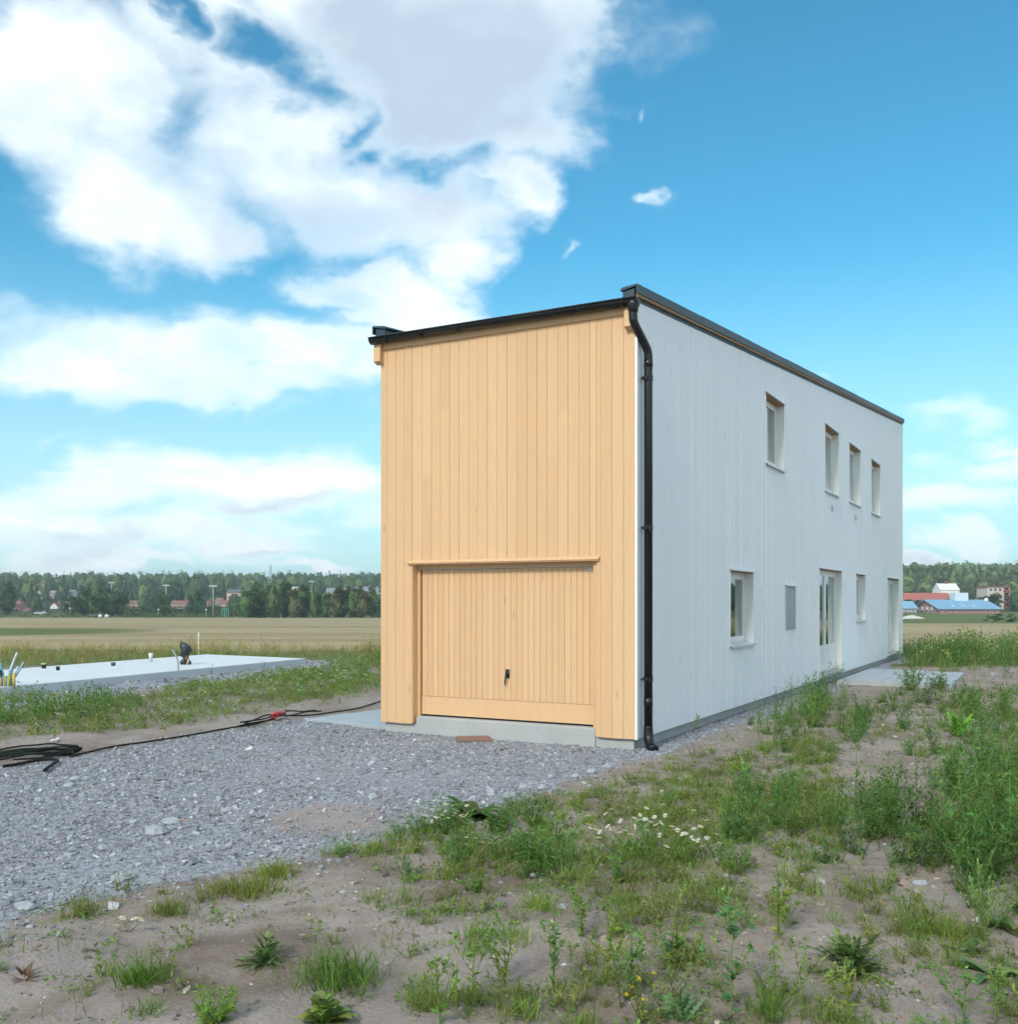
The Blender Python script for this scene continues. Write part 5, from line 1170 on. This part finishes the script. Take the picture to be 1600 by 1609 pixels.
for i in range(15):
    px = 384 + i * 15.6 + tr_.normal(0, 2); hh = 9.6 + tr_.normal(0, .7) + (1.2 if i in (4, 3) else 0); brown = i in (2, 5, 9, 12)
    tree('row_tree', px, 322 + tr_.normal(0, 4), hh, 6.4 + tr_.normal(0, .6), ORD[i] + ' tree from the left in the dense green row at the field edge', 3000 + i,
         (.08, .088, .034) if brown else (.048 + .014 * tr_.random(), .085 + .02 * tr_.random(), .03), 'round', 1350, .68, .03, 'dense tree row at the far field edge', 26)
for i, (px, y, hh, ww, lab, col) in enumerate([(112,345,6.5,6,'round bushy tree left of the willow group beyond the field',(.06,.08,.028)), (133,348,9.5,7,'tall dark tree at the left of the middle group beyond the field',(.04,.07,.026)), (150,342,10.5,7,'tallest tree of the middle group beyond the field',(.05,.085,.03)),
        (170,345,9,7,'broad tree right of the tallest in the middle group',(.042,.075,.028)), (188,348,8,6,'lower tree ending the middle group beyond the field',(.05,.08,.03)), (256,352,8.5,7,'dark rounded tree rising behind the long hedge',(.035,.065,.026)), (308,420,10,7,'dark tree behind the hedge near the floodlight pole',(.035,.065,.026)),
        (12,370,12,8,'dark tree at the left edge beyond the field',(.035,.06,.028)), (50,560,12,9,'pale rounded tree on the wooded slope at left, nearer the edge',(.15,.16,.075)), (70,560,13,8,'pale rounded tree on the wooded slope at left, beside another pale one',(.16,.165,.08))]):
    tree('broadleaf_tree', px, y, hh, ww, lab, 3100 + i, col, 'round', 1000, .75, .04, None, 24)
# clipped hedge
hx0, hx1 = (196 - CX) / F * 340, (382 - CX) / F * 340; r_ = R0(51); n_ = 5200
o_ = np.stack([r_.uniform(hx0, hx1, n_), r_.uniform(-1.2, 1.2, n_) + 340, r_.uniform(0, 1, n_)], -1); hz0 = gz(o_[:, 0], o_[:, 1]); top = 3.5 + .5 * fbm(o_[:, 0] * .2, o_[:, 1] * .1, 2); o_[:, 2] = hz0 + top * o_[:, 2]
tag(MB().inst(LEAF * np.array([1.7, 1, 1]) - np.array([0, .5, 0]), LEAFF, basis(dirs(n_, r_, -.5, 1.3)) * (.5 * r_.uniform(.6, 1.4, n_))[:, None, None], o_, jit((.038, .072, .026), n_, r_, .28)).build('hedge', M['farleaf']), 'long dark green hedge beyond the stubble field', 'hedge', kind='stuff')
# shrubs along the far field edge
sh = MB(); r_ = R0(52)
for k in range(150):
    px = r_.uniform(-60, 600); y = r_.uniform(326, 338); x = (px - CX) / F * y; h = r_.uniform(.7, 2.0); sh.addmb(crown(r_, h, h * 2.2, 26, .5, (.075, .10, .04) if r_.random() < .6 else (.11, .105, .05), 'round', 0, 7, core=False), None, (x, y, float(gz(x, y))))
tag(sh.build('field_edge_shrubs', M['farleaf']), 'low shrubs and rough grass along the far field edge', 'shrubs', kind='stuff')
# houses
def gable(name, px0, px1, pyb, pye, pyr, y, dep, wall, roofc, label, chim=None, ends=False, win=2, cat='house', over=.25):
    """gabled building: left/right columns, base/eave/ridge rows, front depth y; ridge along x (or along y with ends=True)"""
    x0, x1 = far(px0, 0, y)[0], far(px1, 0, y)[0]; zb_, ze, zr_ = (far(0, p, y)[1] for p in (pyb, pye, pyr)); w_ = x1 - x0
    o = thing(name, label, cat, ((x0 + x1) / 2, y, zb_)); ze -= zb_; zr_ -= zb_; hw = w_ / 2; v = over
    wl = MB().box(-hw, hw, 0, dep, -3.0, ze, wall)
    if ends: wl.prism([(-hw, ze), (hw, ze), (0, zr_ - .05)], 'y', 0, dep, wall); rp = [(-hw - v, ze - .12), (0, zr_), (hw + v, ze - .12), (hw + v, ze + .06), (0, zr_ + .18), (-hw - v, ze + .06)]; rm = MB().prism(rp, 'y', -v, dep + v, roofc)
    else: wl.prism([(0, ze), (dep, ze), (dep / 2, zr_ - .05)], 'x', -hw, hw, wall); rp = [(-v, ze - .12), (dep / 2, zr_), (dep + v, ze - .12), (dep + v, ze + .06), (dep / 2, zr_ + .18), (-v, ze + .06)]; rm = MB().prism(rp, 'x', -hw - v, hw + v, roofc)
    wl.build('wall', M['attr'], o); ro = rm.build('roof', M['attr'], o)
    if chim is not None: MB().box(hw * chim - .4, hw * chim + .4, dep * .5 - .4, dep * .5 + .4, zr_ - .6, zr_ + 1.1, (.35, .14, .10)).build('chimney', M['attr'], ro)
    for k in range(win):
        cx_ = -hw + (k + .5) * w_ / win; wh = min(1.1, ze * .35)
        f_ = MB().box(cx_ - .65, cx_ + .65, -.06, -.01, ze * .5 - wh / 2, ze * .5 + wh / 2, (.8, .8, .78)).build('window', M['attr'], o)
        MB().box(cx_ - .52, cx_ + .52, -.075, -.062, ze * .5 - wh / 2 + .12, ze * .5 + wh / 2 - .12, (.05, .06, .07)).build('pane', M['attr'], f_)
    return o
RED = (.24, .12, .095); PINK = (.50, .34, .30); WHT = (.80, .78, .74)
HS = [(79,90,957,953,947,470,8,WHT,RED,'white-gabled cottage with red roof among the trees at left',.5,True,1),
      (100,118,956,952,946,480,8,(.4,.17,.12),RED,'low red-roofed house right of the white-gabled cottage',-.3,False,2), (121,134,948,943,938,520,8,PINK,(.30,.15,.12),'pink house with dull red roof above the left trees',None,False,2),
      (173,187,942,940,935,540,8,(.4,.16,.12),RED,'red-roofed house behind the slim floodlight pole',None,False,2), (178,192,954,950,945,480,8,PINK,RED,'small pinkish house half hidden behind trees, below another red roof',None,False,2),
      (17,29,956,950,945,460,8,(.5,.25,.2),RED,'reddish house at the far left beneath the wood',.2,False,1), (3,16,963,961,957,440,8,(.4,.15,.12),RED,'low red shed at the far left edge',None,False,1), (34,42,963,961,957,440,7,(.45,.2,.17),RED,'small red shed right of the leftmost shed',None,False,1),
      (267,292,953,949,944,470,9,PINK,RED,'long red-roofed house above the middle of the hedge',.6,False,3), (200,219,953,949,944,470,9,(.5,.27,.2),RED,'red-roofed house above the left end of the hedge',None,False,2),
      (320,328,951,949,945,490,8,PINK,RED,'tiny red roof left of the tall floodlight pole',None,False,1), (338,348,949,944,940,500,8,PINK,(.30,.15,.13),'small pink house right of the tall floodlight pole',None,False,1), (345,356,951,949,944,485,8,PINK,RED,'low red roof beside the green goal frame',None,False,1),
      (356,380,945,931,926,560,11,(.72,.47,.42),(.13,.13,.15),'large pink house with dark hipped roof above the hedge',None,False,3),
      (512,542,940,930,924,560,11,(.68,.68,.66),(.25,.27,.32),'grey-roofed white house above the tree row, left of two',None,False,3), (552,600,940,931,922,560,12,(.70,.60,.55),(.24,.26,.31),'grey-roofed pale house above the tree row, right of two',.1,False,5),
      (458,470,930,927,922,600,9,(.66,.66,.64),(.45,.45,.48),'small pale house just above the middle of the tree row',None,False,2),
      (56,65,936,932,929,600,8,WHT,(.45,.42,.40),'small white house high on the wooded slope, leftmost of three',None,False,1), (78,87,934,931,928,610,8,WHT,(.5,.4,.33),'small white house high on the wooded slope, middle of three',None,False,1), (106,114,936,930,927,600,8,WHT,(.45,.42,.40),'small white house high on the wooded slope, rightmost of three',None,False,1)]
for i, a in enumerate(HS): gable('far_house', *a)
# right: brick school, red-roofed block, white house, flats
BRICK = (.42, .20, .17); BLUE = (.22, .40, .56)
def schoolhouse():
    x0, x1, y0, y1 = 171.4, 195.2, 400, 426; zb_, ze, zr_ = -3.46, -1.18, 2.15; o = thing('brick_school', 'long brick building with big blue metal roof across the field', 'building', (x0, y0, zb_)); W_ = x1 - x0; d_ = y1 - y0; e, q = ze - zb_, zr_ - zb_
    MB().box(0, W_, 0, d_, -1, e, BRICK).prism([(0, e), (d_, e), (d_ / 2, q - .1)], 'x', 0, W_, BRICK).build('wall', M['attr'], o)
    ro = MB().prism([(-.8, e - .3), (d_ / 2, q), (d_ + .8, e - .3), (d_ + .8, e - .1), (d_ / 2, q + .22), (-.8, e - .1)], 'x', -1.0, W_ + .8, BLUE).build('roof', M['attr'], o)
    for k in range(24): MB().add([(k * W_ / 24, -.78, e - .06), (k * W_ / 24 + .07, -.78, e - .06), (k * W_ / 24 + .07, d_ / 2, q + .27), (k * W_ / 24, d_ / 2, q + .27)], [(0, 1, 2, 3)], (.22, .42, .60)).build('roof_seam', M['attr'], ro)
    for k in range(5): f_ = MB().box(-.1, -.02, 1.5 + k * 4.6, 4.1 + k * 4.6, .55, 1.75 + (1.2 if 0 < k < 4 else 0), (.75, .75, .70)).build('window', M['attr'], o); MB().box(-.14, -.101, 1.8 + k * 4.6, 3.8 + k * 4.6, .75, 1.55, (.05, .06, .07)).build('pane', M['attr'], f_)
    for k in range(8): f_ = MB().box(1.5 + k * 2.8, 2.8 + k * 2.8, -.1, -.02, .7, 1.5, (.62, .6, .56)).build('window', M['attr'], o); MB().box(1.65 + k * 2.8, 2.65 + k * 2.8, -.14, -.101, .8, 1.4, (.05, .05, .06)).build('pane', M['attr'], f_)
    MB().box(11.0, 16.4, d_ / 2 - 2, d_ / 2 + 3, q - .8, q + 3.0, (.62, .70, .76)).build('roof_box', M['attr'], ro)
    t = np.linspace(0, np.pi, 7); MB().tube([(24.0 - .8, d_ / 2 - 3, q - .6), (24.0 - .8, d_ / 2 - 3, q + .2), (24.0 - .8, d_ / 2 - 3, q + .7), (24.0 - .8, d_ / 2 - 3, q + .95)], [.75, .75, .5, .1], 12, (.85, .85, .83)).build('roof_dome', M['attr'], ro, True)
    for k in range(3): MB().box(6.2 + k * 4.2, 7.0 + k * 4.2, 3.0, 4.0, e + .55, e + 1.3, (.7, .78, .82)).build('skylight', M['attr'], ro)
schoolhouse()
gable('brick_wing', 1395, 1441, 964, 956, 945, 412, 11, (.45, .42, .42), BLUE, 'low blue-roofed wing just right of the white house end', None, False, 4, 'building', .5)
gable('red_roof_block', 1380, 1496, 950, 943, 932, 442, 10, (.66, .60, .55), (.40, .13, .10), 'long red-roofed building behind the blue-roofed school', None, False, 9, 'building', .4)
for i, px in enumerate((1440, 1460, 1475)): pass
gable('white_house', 1478, 1508, 945, 927, 917, 480, 9, (.86, .84, .80), (.75, .73, .70), 'bright white house with chimney behind the red roof', 0.0, False, 3)
def flats():
    y = 432; x0, x1 = far(1552, 0, y)[0], far(1587, 0, y)[0]; zb_, zt = far(0, 957, y)[1], far(0, 923, y)[1]; o = thing('block_of_flats', 'beige four-storey block of flats with red balconies at the right', 'building', (x0, y, zb_)); W_, H_ = x1 - x0, zt - zb_
    MB().box(0, W_, 0, 10, -2, H_, (.62, .53, .44)).build('wall', M['attr'], o); MB().box(-.3, W_ + .3, -.3, 10.3, H_, H_ + .55, (.26, .13, .10)).build('roof', M['attr'], o)
    for k in range(4):
        z_ = .7 + k * H_ / 4
        for j in range(3): f_ = MB().box(.8 + j * 2.0, 2.0 + j * 2.0, -.06, -.01, z_, z_ + 1.2, (.75, .7, .62)).build('window', M['attr'], o); MB().box(.9 + j * 2.0, 1.9 + j * 2.0, -.075, -.061, z_ + .1, z_ + 1.1, (.06, .06, .07)).build('pane', M['attr'], f_)
        MB().box(W_ - 2.6, W_ - .2, -1.2, -.01, z_ - .4, z_ + .5, (.30, .08, .06)).build('balcony', M['attr'], o); MB().box(W_ - 2.4, W_ - .4, -.05, -.012, z_ + .55, z_ + 1.5, (.04, .03, .03)).build('balcony_door', M['attr'], o)
flats()
for i, (px, y, hh, ww, lab, col) in enumerate([(1563,424,7.5,6.5,'dark round tree in front of the block of flats',(.03,.06,.024)), (1546,428,5.5,6,'dark shrubby tree left of the block of flats',(.03,.055,.024)), (1597,420,8.5,8,'dark tree at the right picture edge beside the flats',(.028,.058,.024)), (1525,436,4.5,5,'small dark tree right of the blue roof box',(.035,.06,.025)),
        (1486,434,4,6,'dark bush before the right end of the red roof',(.03,.055,.022)), (1447,434,3.6,6,'dark bush before the middle of the red roof',(.035,.06,.025)), (1428,433,4,5,'dark bush before the left end of the red roof',(.03,.055,.022)),
        (1456,520,12,11,'pale green rounded tree behind the red roof',(.13,.17,.06)), (1425,520,11,13,'light green tree beside the white house end, behind the red roof',(.11,.15,.055)), (1525,520,13,11,'tall olive tree right of the white house with chimney',(.10,.13,.055)), (1545,515,10,9,'light olive tree left behind the flats',(.12,.145,.065)), (1590,500,9,11,'pale tree rising behind the flats at right',(.13,.155,.06)), (1500,540,9,10,'olive tree directly behind the chimney house',(.11,.14,.055)),
        (1564,150,.0,0,'',None)]):
    if hh: tree('broadleaf_tree', px, y, hh, ww, lab, 3200 + i, col, 'round', 1000, .85, .03, None, 26)
for (px, lab, sd) in ((1562, 'small dark bush in the green strip, left of two at right', 1), (1588, 'small dark bush in the green strip, right of two', 2)):
    y = 150; x = (px - CX) / F * y; o = crown(R0(3300 + sd), 1.1, 2.6, 240, .3, (.035, .06, .025), 'round', 0, 14, core=False).build('field_bush', M['farleaf']); o.location = (x, y, float(gz(x, y))); tag(o, lab, 'bush')
# tall pines standing in front of the wood at right
for i in range(16):
    px = 1405 + i * 13.5 + tr_.normal(0, 3); y = 575 + tr_.normal(0, 8)
    tree('pine_tree', px, y, 14.5 + tr_.normal(0, .9), 6.0, ORD[i] + ' pine from the left in the front of the right-hand wood', 3400 + i, (.13, .165, .08), 'pine', 620, .95, .45, 'pines at the front of the right-hand wood', 14, (.22, .15, .11))  # lighter crown colour: the sunlight on these pines is put into it
# the woods on the hills
wood = MB(); wr_ = R0(90)
KN = [crown(R0(4000 + i), 1, .66, 56, .105, (.045, .075, .03), 'round', .05, 12) for i in range(6)]; KS = [crown(R0(4010 + i), 1, .40, 56, .095, (.028, .055, .028), 'cone', .05, 16) for i in range(6)]; KP = [crown(R0(4020 + i), 1, .46, 56, .092, (.09, .12, .06), 'pine', .42, 12).tube([(0, 0, 0), (0, 0, .85)], .012, 4, (.16, .11, .08), False) for i in range(5)]
houses_px = [((a[0] + a[1]) / 2, (a[1] - a[0]) / 2 + 2, a[5]) for a in HS]
nt_ = 0
while nt_ < 2250:
    t = wr_.uniform(-.60, .62); y = wr_.uniform(385, 1020) if t < .2 else wr_.uniform(590, 900); x = t * y; px = CX + F * t
    if t > .2 and y < 590: continue
    if any(abs(px - c_) < w_ + 1 and y < hy + 25 and y > hy - (85 if hy < 590 else 110) for c_, w_, hy in houses_px): continue
    if t < .2 and y < 430 and -60 < px < 210 and wr_.random() < .5: continue
    z_ = float(gz(x, y)); hh = wr_.uniform(9, 15) if y > 500 else wr_.uniform(4.5, 8.5)
    left = t < .2
    k = wr_.random()
    v = (KS if k < .5 else KN) if left else (KP if k < .75 else KN)
    cm = np.exp(wr_.normal(0, .2)) * np.array([1, 1, 1.0])
    if v is KN and wr_.random() < .3: cm = cm * np.array([1.8, 1.5, 1.35])
    if not left: cm = cm * 1.25  # right-hand wood lightened, sunlight there painted into the tree colours
    wood.addmb(v[wr_.integers(len(v))], rotz(wr_.uniform(0, 6.28)) * hh, (x, y, z_), cm); nt_ += 1
for k in range(260):      # the wood goes on round the right-hand side of the field
    t = wr_.uniform(.78, 2.4); y = wr_.uniform(330, 420) / math.hypot(1, t) * 1.35; x = t * y; wood.addmb(KN[wr_.integers(6)], rotz(wr_.uniform(0, 6.28)) * wr_.uniform(9, 15), (x, y, float(gz(x, y))), np.exp(wr_.normal(0, .2)))
tag(wood.build('wooded_hills', M['farleaf']), 'dense mixed wood covering the low hills on the horizon', 'wood', kind='stuff')
# masts and poles
def mast(name, px, pyt, pyb, y, rad_, label, head=None, colr=(.42, .46, .46)):
    x, zt = far(px, pyt, y); zb_ = min(float(gz(x, y)), far(px, pyb, y)[1]); o = thing(name, label, 'mast' if name == 'lattice_mast' else 'pole', (x, y, zb_)); H_ = zt - zb_
    if name == 'lattice_mast':
        for sx in (-1, 1):
            for sy in (-1, 1): MB().tube([(sx * 1.3, sy * 1.3, -1), (sx * .35, sy * .35, H_)], .12, 5, colr).build('leg', M['attr'], o)
        for k in range(9):
            z_ = H_ * k / 9; w_ = 1.3 - .95 * k / 9; w2 = 1.3 - .95 * (k + 1) / 9; MB().tube([(-w_, -w_, z_), (w2, -w2, H_ * (k + 1) / 9)], .08, 4, colr).tube([(w_, -w_, z_), (-w2, -w2, H_ * (k + 1) / 9)], .08, 4, colr).build('brace', M['attr'], o)
        MB().tube([(-2.2, 0, H_ - .5), (2.2, 0, H_ - .5)], .12, 5, colr).build('cross_arm', M['attr'], o)
    else:
        MB().tube([(0, 0, -.5), (0, 0, H_)], [rad_, rad_ * .7], 6, colr).build('pole', M['attr'], o, True)
        if head: MB().box(-head, head, -.2, .2, H_ - .35, H_ + .1, (.5, .53, .55)).build('floodlights', M['attr'], o)
    return o
mast('lattice_mast', 425, 888, 925, 700, .2, 'tall lattice mast rising above the wooded skyline')
mast('thin_mast', 312, 888, 910, 900, .25, 'faint thin mast on the skyline left of the lattice mast')
mast('floodlight_pole', 175, 915, 962, 420, .14, 'slim floodlight pole behind the middle tree group', 1.2)
mast('floodlight_pole', 261, 919, 962, 400, .2, 'floodlight pole left of the pair behind the hedge', 1.4)
mast('floodlight_pole', 335, 920, 968, 336, .16, 'tall floodlight pole before the hedge, near the goal frame', 1.3)
mast('floodlight_pole', 490, 913, 945, 420, .15, 'floodlight pole rising behind the tree row', 1.1, (.42, .40, .30))
mast('lamp_post', 249, 957, 973, 330, .09, 'low lamp post before the left part of the hedge', .3)
mast('lamp_post', 324, 957, 973, 330, .09, 'low lamp post before the right part of the hedge', .3)
mast('lamp_post', 110, 955, 973, 330, .08, 'low lamp post before the left-hand trees', .3)
mast('lamp_post', 5, 938, 966, 420, .1, 'lamp post at the far left picture edge', .3)
# green goal frame
y = 334; gx0, _ = far(349, 0, y); gx1, _ = far(359, 0, y); gz_ = float(gz(gx0, y)); gl_ = thing('goal_frame', 'turquoise goal-like frame before the tree row', 'frame', ((gx0 + gx1) / 2, y, gz_)); hw = (gx1 - gx0) / 2
for k, xx in enumerate((-hw, -hw * .3, hw * .3, hw)): MB().tube([(xx, 0, -.3), (xx, 0, 2.9)], .12, 6, (.10, .42, .36)).build('upright', M['attr'], gl_)
MB().tube([(-hw, 0, 2.9), (hw, 0, 2.9)], .1, 6, (.10, .42, .36)).build('crossbar', M['attr'], gl_)
# wrapped bales at the far edge of the stubble
for i, (px, c_, lab) in enumerate([(150, (.10, .12, .14), 'dark wrapped bale, leftmost of three by the far field edge'), (157.5, (.75, .76, .76), 'white wrapped bale in the middle of three by the far field edge'), (168, (.72, .73, .70), 'white wrapped bale, rightmost of three by the far field edge')]):
    y = 318; x = (px - CX) / F * y; o = thing('wrapped_bale', lab, 'bale', (x, y, float(gz(x, y))), .4 * i); MB().tube([(-.55, 0, .5), (-.5, 0, .5), (.5, 0, .5), (.55, 0, .5)], [.3, .52, .52, .3], 14, c_).build('wrapping', M['attr'], o, True); MB().tube([(.1, 0, .5), (.16, 0, .5)], .53, 14, tuple(.8 * v for v in c_)).build('band', M['attr'], o, True)
# parked car far left
y = 372; x = (64 - CX) / F * y; z_ = float(gz(x, y)); car = thing('parked_car', 'small silver parked car at the far left beyond the field', 'car', (x, y, z_), .1)
MB().prism([(-2.1, .35), (2.1, .35), (2.15, .75), (1.5, .9), (.9, 1.4), (-1.1, 1.42), (-1.8, .95), (-2.15, .85)], 'y', -.85, .85, (.55, .58, .62)).build('body', M['attr'], car)
MB().prism([(1.3, .93), (.85, 1.33), (-1.05, 1.35), (-1.6, .95)], 'y', -.87, .87, (.03, .035, .04)).build('side_window', M['attr'], car)
for xx in (-1.3, 1.3):
    for yy in (-.8, .8): wh = MB().tube([(xx, yy - .12, .33), (xx, yy + .12, .33)], .33, 14, (.02, .02, .02)).build('wheel', M['attr'], car, True); MB().tube([(xx, yy - .13, .33), (xx, yy + .13, .33)], .18, 10, (.4, .41, .42)).build('rim', M['attr'], wh, True)
# pale heap of sand in the green beyond the field at right
y = 205; x = (1434 - CX) / F * y; r_ = R0(66); n_ = 20; V = [(0, 0, .75)] + [(q * 2.9 * math.cos(a) * r_.uniform(.8, 1.2), q * 1.6 * math.sin(a) * r_.uniform(.8, 1.2), .75 * (1 - q) + r_.normal(0, .06) - .1 * (q == 1)) for q in (.35, .7, 1) for a in np.linspace(0, 2 * math.pi, n_, endpoint=False)]
mb = MB().add(V, [(1 + k * n_ + j, 1 + k * n_ + (j + 1) % n_, 1 + (k + 1) * n_ + (j + 1) % n_, 1 + (k + 1) * n_ + j) for k in range(2) for j in range(n_)], (.55, .54, .50)); mb.Fq.append([(0, 1 + j, 1 + (j + 1) % n_) for j in range(n_)])
o = mb.build('sand_heap', M['attr']); o.location = (x, y, float(gz(x, y))); tag(o, 'pale heap of sand in the green strip right of the house', 'heap')

# ------------------------------------------------------------------ thin summer haze over the far country
hb = MB().box(-2000, 2000, -75, 2900, -8, 60).mesh('haze'); hm = bpy.data.materials.new('haze'); hm.use_nodes = True; hn = hm.node_tree; hn.nodes.clear()
pv = hn.nodes.new('ShaderNodeVolumePrincipled'); pv.inputs['Color'].default_value = (0.80, 0.90, 0.97, 1); pv.inputs['Density'].default_value = HAZE_D; pv.inputs['Anisotropy'].default_value = 0.2
ho = hn.nodes.new('ShaderNodeOutputMaterial'); hn.links.new(pv.outputs[0], ho.inputs['Volume'])
tag(obj('haze', hb, hm), kind='stuff')
